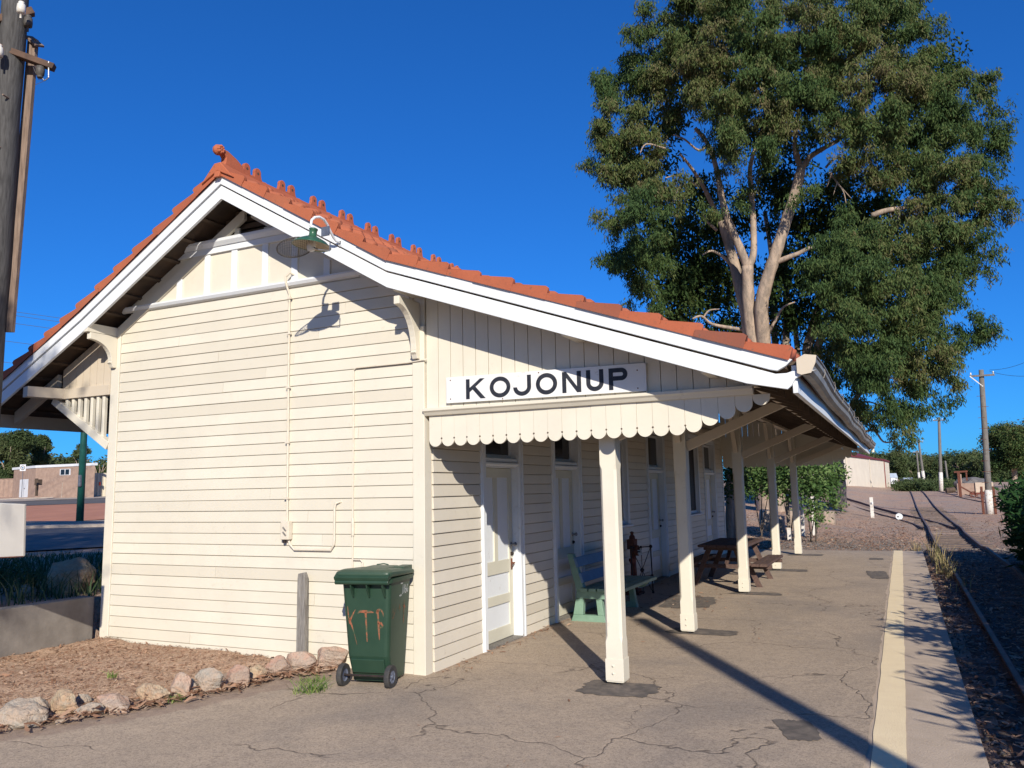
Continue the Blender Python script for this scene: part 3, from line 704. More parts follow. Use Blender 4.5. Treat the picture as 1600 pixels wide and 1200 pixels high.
# split across door 1's bottom panel
def window(y0, y1):
    A = .10; a, b = y0+A, y1-A
    fr = MB(); fr.box((.001, y0, WBOT), (.034, a, WTOP)); fr.box((.001, b, WBOT), (.034, y1, WTOP)); fr.box((.001, a, WTOP-.1), (.034, b, WTOP))
    fr.box((-.11, a-.02, WBOT), (.0005, a+.002, WTOP-.09)); fr.box((-.11, b-.002, WBOT), (.0005, b+.02, WTOP-.09))
    w = fr.build('window', 'white', ST, bevel=.004)
    MB().prism([(-.11, WBOT), (-.11, WBOT+.05), (.075, WBOT+.028), (.075, WBOT-.008), (.03, WBOT-.012)], 'y', y0-.045, y1+.045).build('sill', 'white', w, bevel=.003)
    sm = MB()
    for q in (((-.07, a+.003, WBOT+.04), (-.035, a+.05, WTOP-.1)), ((-.07, b-.05, WBOT+.04), (-.035, b-.003, WTOP-.1)), ((-.07, a+.05, WBOT+.04), (-.035, b-.05, WBOT+.10)), ((-.07, a+.05, WTOP-.15), (-.035, b-.05, WTOP-.1))): sm.box(*q)
    sm.build('sash', 'white', w); MB().box((-.06, a+.05, WBOT+.10), (-.052, b-.05, WTOP-.15)).build('pane', 'flyscreen', w)
for a, b in WINS: window(a, b)
# =================================================================== things on and around the station
# name board
sg = thing('station_sign', 'white timber name board with black capitals under the bargeboard', 'sign', (.27, -.019, 2.61))
sl = -.010
mb = MB(); mb.prism([(0, 0), (2.03, sl*2), (2.03, .252+sl*2), (0, .256)], 'y', -.022, 0); mb.build('board', 'sign_white', sg, bevel=.003)
def stroke_letter(ch, x, w, h, t):
    """outline pieces (polygons in x,z) of one block capital"""
    P = []
    def bar(x0, z0, x1, z1): P.append([(x0, z0), (x1, z0), (x1, z1), (x0, z1)])
    def ringpart(cx, cz, rx, rz, a0, a1, n=28):
        for i in range(n):
            a, b = a0+(a1-a0)*i/n, a0+(a1-a0)*(i+1)/n
            P.append([(cx+rx*math.cos(a), cz+rz*math.sin(a)), (cx+rx*math.cos(b), cz+rz*math.sin(b)), (cx+(rx-t)*math.cos(b), cz+(rz-t)*math.sin(b)), (cx+(rx-t)*math.cos(a), cz+(rz-t)*math.sin(a))])
    if ch == 'K':
        bar(x, 0, x+t, h); P.append([(x+t, h*.34), (x+w*.98, h), (x+w*.74, h), (x+t, h*.56)][::1]); P.append([(x+t*1.7, h*.50), (x+w*.76, 0), (x+w*1.02, 0), (x+t*2.35, h*.66)])
    elif ch == 'O': ringpart(x+w/2, h/2, w/2, h/2+.003, 0, 2*PI, 40)
    elif ch == 'J':
        r = w*.5; bar(x+w-t, r*.9, x+w, h); ringpart(x+w-r, r*.9, r, r*.9, PI, 2*PI, 20)
    elif ch == 'N':
        bar(x, 0, x+t, h); bar(x+w-t, 0, x+w, h); P.append([(x+t, h), (x+t, h-.055), (x+w-t, 0), (x+w-t, .055)])
    elif ch == 'U':
        r = w*.5; bar(x, r*.9, x+t, h); bar(x+w-t, r*.9, x+w, h); ringpart(x+r, r*.9, r, r*.9, PI, 2*PI, 24)
    elif ch == 'P':
        bar(x, 0, x+t, h); r = h*.29; bar(x+t, h-t, x+w-r, h); bar(x+t, h-2*r, x+w-r, h-2*r+t); ringpart(x+w-r, h-r, r, r, -PI/2, PI/2, 20)
    return P
for ch, x0, x1 in (('K', .495, .705), ('O', .755, .975), ('J', 1.005, 1.19), ('O', 1.24, 1.455), ('N', 1.505, 1.69), ('U', 1.74, 1.905), ('P', 1.955, 2.13)):
    mb = MB(); x = x0-.27
    for i, poly in enumerate(stroke_letter(ch, x, x1-x0, .195, .040)):
        mb.prism([(a, b+.028+sl*a) for a, b in poly], 'y', -.0245-.0002*(i % 2), -.0215)
    mb.build('letter', 'letter_black', sg)
for x, z in ((.05, .225), (.05, .04), (1.95, .19), (1.95, .03), (1.0, .235), (.62, .012)):
    MB().lathe([(.007, -.0005), (.006, .003), (.001, .0045)], (x, -.022, z+sl*x), (0, -1, 0), 8).build('nail', 'rust', sg)

# gooseneck lamp on the bargeboard
LP = Vector((-.69, -.93, 4.12))
lamp = thing('gooseneck_lamp', 'green enamel dish lamp on a white gooseneck pipe from the bargeboard', 'lamp', LP)
tilt = Vector((.10, .06, 1)).normalized()
mb = MB(); mb.lathe([(.001, .093), (.045, .091), (.055, .084), (.09, .068), (.14, .042), (.172, .014), (.187, .0), (.190, -.004), (.187, -.004), (.168, .010), (.135, .036), (.09, .060), (.05, .074), (.001, .076)], (0, 0, 0), tilt, 36); mb.build('reflector', 'enamel_green', lamp, smooth=True)
mb = MB(); mb.lathe([(.180, .0), (.160, .014), (.128, .034), (.09, .055), (.04, .070), (.001, .071)], (0, 0, 0), tilt, 36); mb.build('reflector_lining', 'enamel_cream', lamp, smooth=True)
mb = MB(); mb.lathe([(.001, .175), (.026, .174), (.042, .166), (.044, .158), (.037, .152), (.037, .10), (.048, .088)], (0, 0, 0), tilt, 20); mb.build('neck', 'enamel_green', lamp, smooth=True)
mb = MB(); mb.lathe([(.02, .06), (.035, .03), (.045, -.01), (.035, -.05), (.001, -.065)], (0, 0, 0), tilt, 16); mb.build('bulb', 'porcelain', lamp, smooth=True)
T0 = tilt*.172
E_ = Vector((-.70, -OV-.033, 4.27))-LP
d0 = float(np.dot(np.array(LP+T0)-CAM, CF)); d1 = float(np.dot(np.array(E_+LP)-CAM, CF))
arm = [T0*.9, T0]+[Vector(at(px, py, lerp(d0, d1, t)))-LP for px, py, t in ((485.5, 353, .0), (487, 344, .04), (492, 339.5, .12), (499, 339, .24), (506, 343, .40), (511, 350, .55), (516, 361, .70), (521, 371, .85), (525, 376, .94))]+[E_]
MB().tube(arm, .013, 8).build('arm', 'white', lamp, smooth=True)
MB().lathe([(.035, 0), (.035, .012), (.02, .02)], E_+Vector((0, .012, 0)), (0, -1, 0), 14).build('wall_flange', 'white', lamp)
# wire guard swung open to one side of the dish
gc = Vector((-.165, -.04, -.005)); gax = Vector((-.35, .10, 1)).normalized()
mb = MB(); mb.ring(gc, .172, .006, gax, 40, 6); u = gax.orthogonal().normalized(); v = gax.cross(u)
for ax_, bx_ in ((u, v), (v, u)):
    for i in range(-9, 10):
        o_ = i*.0205; L_ = math.sqrt(max(0, .172**2-o_**2)); n_ = 5
        if L_ > .01: mb.tube([gc+ax_*o_+bx_*(L_*(2*j/n_-1))-gax*.05*(1-(o_**2+(L_*(2*j/n_-1))**2)/.172**2) for j in range(n_+1)], .0016, 3, False)
mb.build('wire_guard', 'wire', lamp)
mb = MB(); mb.tube([(.02, .0, -.02), (.10, -.02, -.06), (.22, .0, -.085), (.215, .01, .0)], .007, 5); mb.box((.10, .02, .08), (.19, .035, .17)); mb.build('guard_latch', 'steel_grey', lamp)

# electrical conduit with junction box, and the thinner water/earth pipe
cd = thing('electrical_conduit', 'cream painted conduit dropping from the gable ledge to a meter box', 'conduit', (-1.70, -.045, 1.23))
def cp(pts): return [Vector(p)-Vector((-1.70, -.045, 1.23)) for p in pts]
mb = MB(); mb.tube(cp([(-1.66, .0, 4.17), (-1.70, -.075, 4.19), (-1.745, -.085, 4.15), (-1.745, -.085, 4.08), (-1.725, -.045, 3.95), (-1.72, -.045, 3.0), (-1.705, -.045, 1.38)]), .012, 8); mb.build('riser', 'pvc', cd)
mb = MB(); mb.box((-.055, -.05, .045), (.055, .015, .24)); mb.build('junction_box', 'pvc', cd, bevel=.008)
mb = MB(); mb.prism([(-.03, .17), (.015, .13), (.03, .14), (-.015, .185)], 'y', -.0515, -.0502); mb.prism([(-.03, .12), (.015, .08), (.03, .09), (-.015, .135)], 'y', -.0515, -.0502); mb.build('box_marking', 'grey_timber', cd)
mb = MB(); mb.lathe([(.022, 0), (.018, -.035)], (-.02, -.02, .045), (0, 0, 1), 10); mb.build('cable_gland', 'iron_black', cd)
mb = MB(); mb.tube(cp([(-1.68, -.05, 1.275), (-1.66, -.05, 1.225), (-1.60, -.05, 1.172), (-1.12, -.05, 1.172), (-1.08, -.05, 1.23), (-1.075, -.05, 1.28), (-1.075, -.05, 1.60), (-1.06, -.05, 1.65), (-1.02, -.03, 1.665), (-1.0, .0, 1.665)]), .012, 8); mb.build('branch', 'pvc', cd)
mb = MB()
for z in (1.7, 2.3, 2.9, 3.5, 3.9): mb.box((-.032-.01, -.018, z-1.23), (.032-.02, .0, z-1.23+.02))
mb.build('saddle_clip', 'pvc', cd)
pp = thing('wall_pipe', 'thin cream pipe running from the corner down behind the bin', 'pipe', (-.85, -.04, .1))
mb = MB(); mb.tube([(.90, -.0, 2.97), (.87, -.01, 2.965), (.68, .0, 2.955), (.03, .0, 2.955), (.0, .0, 2.93), (.0, .0, 1.3), (.0, .0, .0)], .0085, 7)
mb.tube([(.0, .0, .98), (.10, .0, .98), (.125, .0, .955), (.125, .0, .60)], .008, 6); mb.lathe([(.015, 1.22), (.018, 1.26), (.018, 1.36), (.013, 1.40)], (0, 0, 0), (0, 0, 1), 8)
mb.build('pipe', 'pvc', pp)

# rubbish bin on wheels
BZ = math.radians(10)
bn = thing('wheelie_bin', 'dark green two wheeled rubbish bin with orange spray paint scrawl', 'bin', (-.305, -.385, 0), BZ)
def rrect(w, d, r, n=5):
    out = []
    for cx, cy, a0 in ((w/2-r, d/2-r, 0), (-w/2+r, d/2-r, PI/2), (-w/2+r, -d/2+r, PI), (w/2-r, -d/2+r, 3*PI/2)):
        out += [(cx+r*math.cos(a0+PI/2*j/n), cy+r*math.sin(a0+PI/2*j/n)) for j in range(n+1)]
    return out
def loft(secs, capb=True, capt=True):
    n = len(secs[0]); vs = [p for s_ in secs for p in s_]
    fs = [(r*n+i, r*n+(i+1) % n, (r+1)*n+(i+1) % n, (r+1)*n+i) for r in range(len(secs)-1) for i in range(n)]
    if capb: fs.append(tuple(range(n))[::-1])
    if capt: fs.append(tuple((len(secs)-1)*n+i for i in range(n)))
    return MB().add(vs, fs)
def bsec(z):
    t = (z-.03)/.93; w = lerp(.385, .49, t); d = lerp(.40, .51, t); yc = lerp(.02, .0, t)
    return w, d, yc
secs = []
for z in (.035, .05, .27, .275, .6, .955):
    w, d, yc = bsec(z); sec = [(x, y+yc, z) for x, y in rrect(w, d, .045)]
    secs.append(sec)
# recess for the axle: pull the front face in below 0.24
lowf = []
for s_, z in zip(secs, (.035, .05, .27, .275, .6, .955)):
    lowf.append([(x, (y+.06 if (y < -.12 and z < .06) else y), z) for x, y, z in s_])
loft(lowf).build('body', 'bin_green', bn, smooth=False, bevel=.006)
mb = MB(); mb.prism([(-.172, .115), (-.212, .245), (-.18, .25), (-.15, .115)], 'x', -.165, .165); mb.build('axle_cover', 'bin_green', bn, bevel=.008)
w, d, yc = bsec(.955)
rim = loft([[(x, y, .925) for x, y in rrect(.49, .53, .05)], [(x, y, .93) for x, y in rrect(.53, .57, .055)], [(x, y, .968) for x, y in rrect(.54, .58, .055)], [(x, y, .972) for x, y in rrect(.52, .56, .05)]]); rim.build('rim', 'bin_green', bn)
lsec = [[(x*1, y-.02, z) for x, y in rrect(w_, d_, r_)] for w_, d_, r_, z in ((.55, .61, .06, .973), (.56, .62, .06, .985), (.555, .615, .06, 1.003), (.50, .55, .06, 1.022), (.45, .47, .05, 1.030))]
# lid slopes gently up to the hinge side
lsec = [[(x, y, z+.03*(.3-y)/.6*(1 if z > .98 else .6)) for x, y, z in s_] for s_ in lsec]
LD = loft(lsec).build('lid', 'bin_lid', bn, bevel=.004)
pan = [[(x+.02, y+.02, z+.012) for x, y in rrect(w_, d_, .03)] for w_, d_, z in ((.30, .32, 1.016), (.27, .29, 1.043))]
loft(pan).build('lid_panel', 'bin_lid', LD, bevel=.004)
mb = MB(); mb.tube([(-.12, .23, 1.02), (-.12, .255, 1.05), (-.05, .262, 1.058), (.0, .255, 1.05), (.0, .23, 1.02)], .007, 6); mb.box((.15, .05, 1.02), (.25, .26, 1.052)); mb.build('lid_grip', 'bin_lid', LD, bevel=.004)
mb = MB(); mb.tube([(-.265, -.325, .945), (.265, -.325, .945)], .022, 10); mb.prism([(-.34, .96), (-.355, .99), (-.30, 1.03), (-.27, .985)], 'x', -.27, .27); mb.build('handle', 'bin_green', bn, smooth=False, bevel=.004)
for x in (-.115, .045, .20):
    MB().prism([(-.255, .80), (-.265, .81), (-.32, .90), (-.335, .955), (-.255, .955)], 'x', x-.006, x+.006).build('handle_rib', 'bin_green', bn)
for sx in (-1, 1):
    mb = MB(); mb.lathe([(.058, -.02), (.098, -.024), (.102, -.012), (.102, .012), (.098, .024), (.058, .02)], (sx*.235, -.215, .102), (1, 0, 0), 28)
    wh = mb.build('wheel', 'rubber', bn, smooth=False)
    mb = MB(); mb.lathe([(.001, .026), (.016, .026), (.018, .014), (.05, .008), (.058, .019), (.058, -.019), (.05, -.008), (.001, -.008)], (sx*.235, -.215, .102), (sx, 0, 0), 28)
    for j in range(8):
        a = j*PI/4; c0 = Vector((sx*.235+sx*.013, -.215, .102)); mb.beam(c0+Vector((0, math.cos(a), math.sin(a)))*.016, c0+Vector((0, math.cos(a), math.sin(a)))*.054, .008, .008, up=(1, 0, 0))
    mb.build('wheel_hub', 'rim_grey', wh)
MB().tube([(-.225, -.215, .102), (.225, -.215, .102)], .011, 8).build('axle', 'iron_black', bn)
# sprayed letters on the front and side faces: thin skins of paint following the tapering face
def face_front(u, z): w, d, yc = bsec(z); return (u, -d/2+yc-.0022, z)
def face_side(u, z): w, d, yc = bsec(z); return (w/2+.0022, u, z)
def paintstroke(mb, pts, wd, face):
    for i in range(len(pts)-1):
        (u0, z0), (u1, z1) = pts[i], pts[i+1]; L_ = math.hypot(u1-u0, z1-z0)+1e-6; nu, nz = -(z1-z0)/L_, (u1-u0)/L_
        w0 = wd[i] if isinstance(wd, (list, tuple)) else wd; w1 = wd[i+1] if isinstance(wd, (list, tuple)) else wd
        mb.add([face(u0+nu*w0, z0+nz*w0), face(u1+nu*w1, z1+nz*w1), face(u1-nu*w1, z1-nz*w1), face(u0-nu*w0, z0-nz*w0)], [(0, 1, 2, 3)])
gm = MB()
ps = lambda pts, wd=.009: paintstroke(gm, pts, wd, face_front)
ps([(-.185, .72), (-.178, .62), (-.172, .56)], [.003, .006, .003]); ps([(-.105, .69), (-.125, .66), (-.165, .59)], [.003, .006, .009]); ps([(-.172, .61), (-.165, .575), (-.15, .55), (-.125, .47), (-.10, .37)], [.014, .013, .008, .003, .001])
ps([(-.085, .655), (-.06, .675), (-.01, .672), (.04, .672), (.075, .665)], [.004, .011, .013, .012, .004]); ps([(-.005, .67), (-.002, .58), (.0, .48), (.002, .40)], [.011, .008, .007, .004])
ps([(.10, .66), (.125, .69), (.15, .69), (.168, .665), (.172, .63)], [.004, .012, .010, .005, .002]); ps([(.115, .69), (.12, .60), (.122, .52), (.125, .42)], [.010, .008, .010, .003]); ps([(.115, .565), (.14, .575), (.165, .545), (.15, .535), (.125, .53)], [.006, .013, .006, .008, .005])
ps2 = lambda pts, wd=.005: paintstroke(gm, pts, wd, face_side)
ps2([(-.15, .72), (-.145, .60), (-.08, .69)], [.002, .004, .002]); ps2([(-.03, .675), (.0, .68), (.03, .67)], .006); ps2([(.0, .71), (.002, .64)], .004); ps2([(.08, .68), (.11, .69), (.13, .66)], .007); ps2([(.10, .74), (.105, .60), (.11, .52)], [.003, .007, .003])
gm.build('spray_scrawl', 'spray', bn)
gm = MB()
for pts in ([(.0, .90), (.05, .90)], [(.055, .885), (.058, .81), (.04, .80)], [(.085, .885), (.085, .80)], [(.12, .88), (.105, .85), (.11, .81), (.13, .80), (.14, .83), (.115, .845)], [(.165, .88), (.15, .85), (.155, .81), (.175, .81), (.175, .84)], [(-.02, .795), (.0, .785), (.015, .80), (.03, .785)]):
    paintstroke(gm, pts, .005, face_side)
gm.build('number_marking', 'mark_white', bn)

# weathered stake in front of the wall
stk = MB(); stk.prism([(-.058, 0), (.058, 0), (.05, .90), (.03, .945), (-.045, .93), (-.052, .88)], 'y', -.02, .03)
tag(stk.build('stake', 'grey_timber', bevel=.004), 'weathered grey timber stake upright against the boards near the bin', 'stake').location = (-1.44, -.10, .0)

# border stones
def rock(name, m, loc, size, seed, rz=0.):
    r_ = random.Random(seed); import bmesh
    bm = bmesh.new(); bmesh.ops.create_icosphere(bm, subdivisions=4, radius=1)
    pl = []
    for _ in range(15):
        d_ = Vector((r_.gauss(0, 1), r_.gauss(0, 1), r_.gauss(0, .8))).normalized(); pl.append((d_, r_.uniform(.55, .86)))
    ph = [r_.uniform(0, 6) for _ in range(6)]
    for v in bm.verts:
        p = v.co.normalized(); rad = 1.0
        for d_, h in pl:
            c_ = p.dot(d_)
            if c_ > .05: rad = min(rad, h/c_)
        rad *= 1+.035*math.sin(7*p.x+ph[0])*math.sin(6*p.y+ph[1])+.025*math.sin(15*p.z+ph[2]+4*p.x)+.018*math.sin(23*p.y+ph[3])*math.sin(21*p.x+ph[4])
        v.co = p*rad; v.co.x *= size[0]; v.co.y *= size[1]; v.co.z *= size[2]
    me = bpy.data.meshes.new(name); bm.to_mesh(me); bm.free(); me.materials.append(MAT[m])
    o = bpy.data.objects.new(name, me); COL.objects.link(o); o.location = loc; o.rotation_euler = (r_.uniform(-.2, .2), r_.uniform(-.2, .2), rz)
    return o
GR = 'stones edging the mulch bed'
ROCKS = [  # px, py of base centre, half sizes, material, label
    (508, 1048, (.17, .12, .155), 'rock_pink', 'tall pinkish peaked stone tucked behind the bin wheel', .2),
    (457, 1052, (.19, .13, .115), 'rock_pink', 'broad flat topped pink stone beside the timber stake', -.1),
    (428, 1058, (.13, .11, .11), 'rock_red', 'rounded reddish stone next to the flat topped pink one', .5),
    (396, 1066, (.09, .08, .085), 'rock_tan', 'small pale stone wedged between two reddish border stones', 1.),
    (366, 1075, (.125, .10, .11), 'rock_red', 'round brick red stone midway along the border', .3),
    (320, 1085, (.135, .10, .125), 'rock_grey', 'grey green domed stone right of the pointed pink one', 0),
    (292, 1086, (.09, .07, .075), 'rock_grey', 'small grey stone half hidden beside the pointed pink one', .8),
    (275, 1092, (.095, .07, .125), 'rock_pink', 'pointed pink and white stone standing on end', .4),
    (230, 1100, (.175, .11, .10), 'rock_tan', 'large yellow green stone left of the pointed one', -.2),
    (166, 1114, (.17, .10, .085), 'rock_pink', 'low smooth pink stone like a loaf', .1),
    (133, 1121, (.11, .06, .06), 'rock_grey', 'small dark grey wedge stone in front of the bed', .5),
    (125, 1105, (.05, .05, .075), 'rock_grey', 'small upright grey stone behind the dark wedge', .2),
    (89, 1116, (.155, .10, .105), 'rock_tan', 'rounded orange tan stone between grey neighbours', 0),
    (44, 1122, (.11, .08, .10), 'rock_grey', 'cracked grey stone touching the pale corner stone', .9),
    (12, 1138, (.19, .13, .13), 'rock_grey', 'big pale grey stone at the near end of the border', .3),
    (90, 1133, (.045, .035, .035), 'rock_grey', 'pebble sized grey stone lying on the bark chips', .3)]
for i, (px, py, s_, m_, lb, rz) in enumerate(ROCKS):
    d = 1.76/((CF+CR*(px-800)/F+CU*(600-py)/F)[2]*-1); p = at(px, py, d)
    tag(rock('stone', m_, (p[0], p[1]+s_[1]*.6, s_[2]*.70), (s_[0]*1.26, s_[1]*1.13, s_[2]*1.06), 40+i, rz), lb, 'stone', GR)

# green bench with blue back boards
bc = thing('park_bench', 'green slatted bench with blue back boards beside the second door', 'bench', (0, 3.38, 0))
def trestle(y0, y1):
    mb = MB()
    # foot/leg panel with a cut-out, built as a ring of butted pieces
    o_ = [(.16, .0), (.62, .0), (.59, .10), (.55, .36), (.30, .36), (.235, .36), (.20, .16)]
    mb.prism([(.15, 0), (.64, 0), (.615, .09), (.185, .09)], 'y', y0, y1); mb.prism([(.185, .0905), (.32, .0905), (.335, .30), (.225, .30)], 'y', y0, y1)
    mb.prism([(.53, .0905), (.615, .0905), (.585, .30), (.51, .30)], 'y', y0, y1); mb.prism([(.225, .3005), (.72, .3005), (.86, .40), (.24, .40)], 'y', y0, y1)
    mb.prism([(.24, .4005), (.36, .4005), (.20, .88), (.12, .88), (.135, .80)], 'y', y0, y1)
    mb.build('bench_leg', 'bench_green', bc, bevel=.006)
trestle(.02, .11); trestle(1.42, 1.51)
for x in (.37, .49, .61, .73, .85):
    MB().box((x-.05, -.06, .402), (x+.05, 1.60, .445)).build('seat_slat', 'bench_green', bc, bevel=.004)
for z in (.575, .775):
    xb = .36-(z-.40)/3.0+.012; a = math.atan(1/3.)
    mb = MB(); mb.beam((xb+.02, -.04, z), (xb+.02, 1.58, z), .036, .135, up=(-math.sin(a), 0, math.cos(a))); mb.build('back_slat', 'bench_blue', bc, bevel=.004)

# rusty iron stand and black wrought frame against the wall
rs = thing('iron_stand', 'rusty red cast iron stand with geared head against the boards', 'iron stand', (.16, 6.22, 0))
mb = MB(); mb.box((-.13, -.16, .0), (.13, .16, .05)); mb.box((-.09, -.11, .05), (.09, .11, .10)); mb.build('base', 'rust_red', rs, bevel=.01)
mb = MB(); mb.prism([(-.05, .10), (.05, .10), (.035, .55), (.05, .90), (-.05, .90), (-.035, .55)], 'y', -.045, .045); mb.prism([(-.04, .48), (-.16, .56), (-.16, .60), (-.04, .58)], 'x', -.03, .03); mb.build('column', 'rust_red', rs, bevel=.006)
mb = MB(); mb.box((-.06, -.13, .74), (.06, .06, .90)); mb.lathe([(.07, -.05), (.085, -.04), (.085, .04), (.07, .05)], (.07, -.06, .72), (1, 0, 0), 18); mb.lathe([(.05, 0), (.045, .05), (.025, .07), (.025, .10), (.04, .11), (.001, .13)], (0, -.02, .90), (0, 0, 1), 14); mb.build('gear_head', 'rust', rs)
mb = MB(); mb.tube([(.10, -.06, .72), (.16, -.06, .72), (.17, -.15, .68)], .012, 6); mb.lathe([(.02, -.03), (.02, .03)], (.17, -.17, .68), (1, 0, 0), 8); mb.build('crank', 'porcelain', rs)
bf = thing('wrought_iron_rack', 'black wrought iron rack with crossed rods and ball joints', 'iron rack', (.20, 6.03, 0), math.radians(57))
mb = MB(); wv = .42
for x in (0, wv): mb.tube([(x, 0, .0), (x, .02, .80)], .011, 7)
mb.tube([(0, .018, .77), (wv, .018, .77)], .010, 6); mb.tube([(0, .006, .30), (wv, .006, .30)], .008, 6); mb.tube([(wv/2, .012, .77), (wv/2, .0, .02)], .006, 5)
for x in (0, wv):
    mb.tube([(x, .018, .77), (wv/2, .008, .40)], .006, 5); mb.tube([(x, .0, .02), (wv/2, .008, .40)], .006, 5)
mb.build('bars', 'iron_black', bf)
mb = MB()
for c_, r in (((0, .018, .77), .03), ((wv, .018, .77), .03), ((wv/2, .018, .77), .022), ((0, .008, .30), .024), ((wv, .008, .30), .024), ((wv/2, .008, .40), .036), ((0, 0, .03), .022), ((wv, 0, .03), .022)):
    mb.lathe([(.001, -r)]+[(r*math.cos(a), r*math.sin(a)) for a in (-1.1, -.6, 0, .6, 1.1)]+[(.001, r)], c_, (0, 0, 1), 10)
mb.build('ball_joints', 'iron_black', bf, smooth=True)

# picnic table
pt = thing('picnic_table', 'dark brown timber picnic table with attached benches under the verandah', 'picnic table', (1.36, 7.45, 0))
for i in range(5):
    x = -.41+i*.168; MB().box((x, 0, .685), (x+.158, 1.95, .73)).build('top_plank', 'picnic_wood', pt, bevel=.004)
for s_ in (-1, 1):
    for j in range(2):
        x = s_*.62+j*.14-.135; MB().box((x, -.03, .375), (x+.13, 1.98, .42)).build('seat_plank', 'picnic_wood', pt, bevel=.004)
for y in (.32, 1.62):
    mb = MB(); mb.beam((-.78, y+.025, .34), (.78, y+.025, .34), .045, .068); mb.build('cross_rail', 'picnic_wood', pt, bevel=.004)
    mb = MB(); mb.beam((-.38, y+.025, .65), (.38, y+.025, .65), .045, .068); mb.build('top_rail', 'picnic_wood', pt, bevel=.004)
    for s_ in (-1, 1):
        mb = MB(); mb.beam((s_*.56, y-.022, .0), (s_*.26, y-.022, .683), .045, .09, up=(0, 1, 0), w2=.09, h2=.045) if 0 else mb.prism([(s_*.515, 0), (s_*.61, 0), (s_*.305, .683), (s_*.21, .683)], 'y', y-.045, y+.001)
        mb.build('leg', 'picnic_wood', pt, bevel=.004)
for y0, y1 in ((.36, .90), (1.58, 1.05)):
    MB().beam((0, y0, .36), (0, y1, .67), .06, .04).build('brace', 'picnic_wood', pt)

# big timber pole at the left with cross arms and a fixed plank
pb = at(-23, 560, 9.8); PT = at(19, 60, 9.8)
tp = thing('power_pole', 'thick grey timber pole with brown cross arms and plank close by', 'pole', (pb[0], pb[1], .45))
def lp(p): return Vector(p)-Vector((pb[0], pb[1], .45))
top = lp(at(28, -60, 9.8)); bot = Vector((0, 0, -.9)); topv = Vector((top.x, top.y, top.z))
n_ = 14; MB().tube([bot.lerp(topv, i/n_)+Vector((rnd.uniform(-.006, .006), rnd.uniform(-.006, .006), 0)) for i in range(n_+1)], [lerp(.175, .14, i/n_) for i in range(n_+1)], 20).build('shaft', 'pole_timber', tp, smooth=True)
def rel(px, py, d): return lp(at(px, py, d))
MB().beam(rel(-60, 53, 9.55), rel(85, 106, 9.75), .10, .075).build('cross_arm', 'crossarm', tp, bevel=.006)
MB().beam(rel(-60, 45, 9.45), rel(52, 18, 9.85), .10, .085).build('cross_arm', 'crossarm', tp, bevel=.006)
a_, b_ = rel(52, 62, 9.90), rel(14, 519, 9.62)
pk = MB(); dv = (b_-a_).normalized(); pk.beam(a_, b_, .115, .055, up=(.3, -.9, .1)); pk.build('plank', 'pole_brown', tp, bevel=.004)
MB().beam(rel(44, 57, 9.90), rel(62, 72, 9.86), .12, .025, up=(.3, -.3, .9)).build('plank_cap', 'pole_brown', tp)
def insulator(p, up, m_='porcelain'):
    MB().lathe([(.001, .10), (.028, .098), (.036, .085), (.028, .07), (.045, .06), (.05, .0), (.045, -.045), (.02, -.05), (.012, -.05), (.012, -.11)], p, up, 16).build('insulator', m_, tp, smooth=True)
insulator(rel(33, 15, 9.5), (0, 0, 1)); insulator(rel(44, 36, 9.75), (0, 0, 1), 'wire'); insulator(rel(63, 110, 9.7), (0, 0, -1), 'wire'); insulator(rel(-2, 82, 9.45), (0, 0, 1))
q = [rel(64, 112, 9.7), rel(66, 122, 9.7), rel(70, 126, 9.7), rel(76, 121, 9.7), rel(76, 108, 9.7), rel(76, 96, 9.7)]
MB().tube(q, .008, 5).build('pin_hook', 'steel_grey', tp)
MB().tube([rel(52, 105, 9.7), rel(60, 124, 9.7), rel(70, 126, 9.6), rel(52, 134, 9.6)], .003, 4).build('loose_wire', 'wire', tp)
for (px, py) in ((25, 158), (18, 238), (14, 315), (6, 396)):
    c_ = rel(px-4, py, 9.66); MB().tube([c_, c_+Vector((.05, -.16, .0))], .011, 6).build('step_bolt', 'pole_brown', tp)
MB().tube([rel(-8, 250, 9.6), rel(6, 300, 9.58), rel(9, 325, 9.58), rel(-4, 370, 9.6)], .012, 6).build('loose_cable', 'iron_black', tp)

# pale steel sign panel at the left edge, on two posts in the raised bed
sp0, sp1 = at(-40, 795, 7.9), at(37, 790, 7.75)
pn = thing('notice_panel', 'plain pale steel panel with rusting lower edge cut off by the picture edge', 'sign', (sp1[0], sp1[1], .0))
q = [Vector(at(*p_))-Vector((sp1[0], sp1[1], .0)) for p_ in ((-190, 880, 8.1), (36, 870, 7.75), (38, 788, 7.75), (-190, 776, 8.1))]
nrm = (q[1]-q[0]).cross(q[3]-q[0]).normalized()
vs = [v_ for v_ in q]+[v_-nrm*.03 for v_ in q]
MB().add(vs, [(0, 1, 2, 3), (7, 6, 5, 4), (0, 4, 5, 1), (1, 5, 6, 2), (2, 6, 7, 3), (3, 7, 4, 0)]).build('panel', 'sign_panel', pn, bevel=.008)
mb = MB(); mb.tube([q[0]+nrm*.004+Vector((0, 0, .004)), q[1]+nrm*.004+Vector((0, 0, .004))], .006, 6); mb.build('rusty_edge', 'rust', pn)
mb = MB(); px_ = q[0].lerp(q[1], .06)-nrm*.05; mb.tube([px_+Vector((0, 0, .5)), Vector((px_.x, px_.y, -.3))], .025, 8); mb.build('post', 'steel_grey', pn)
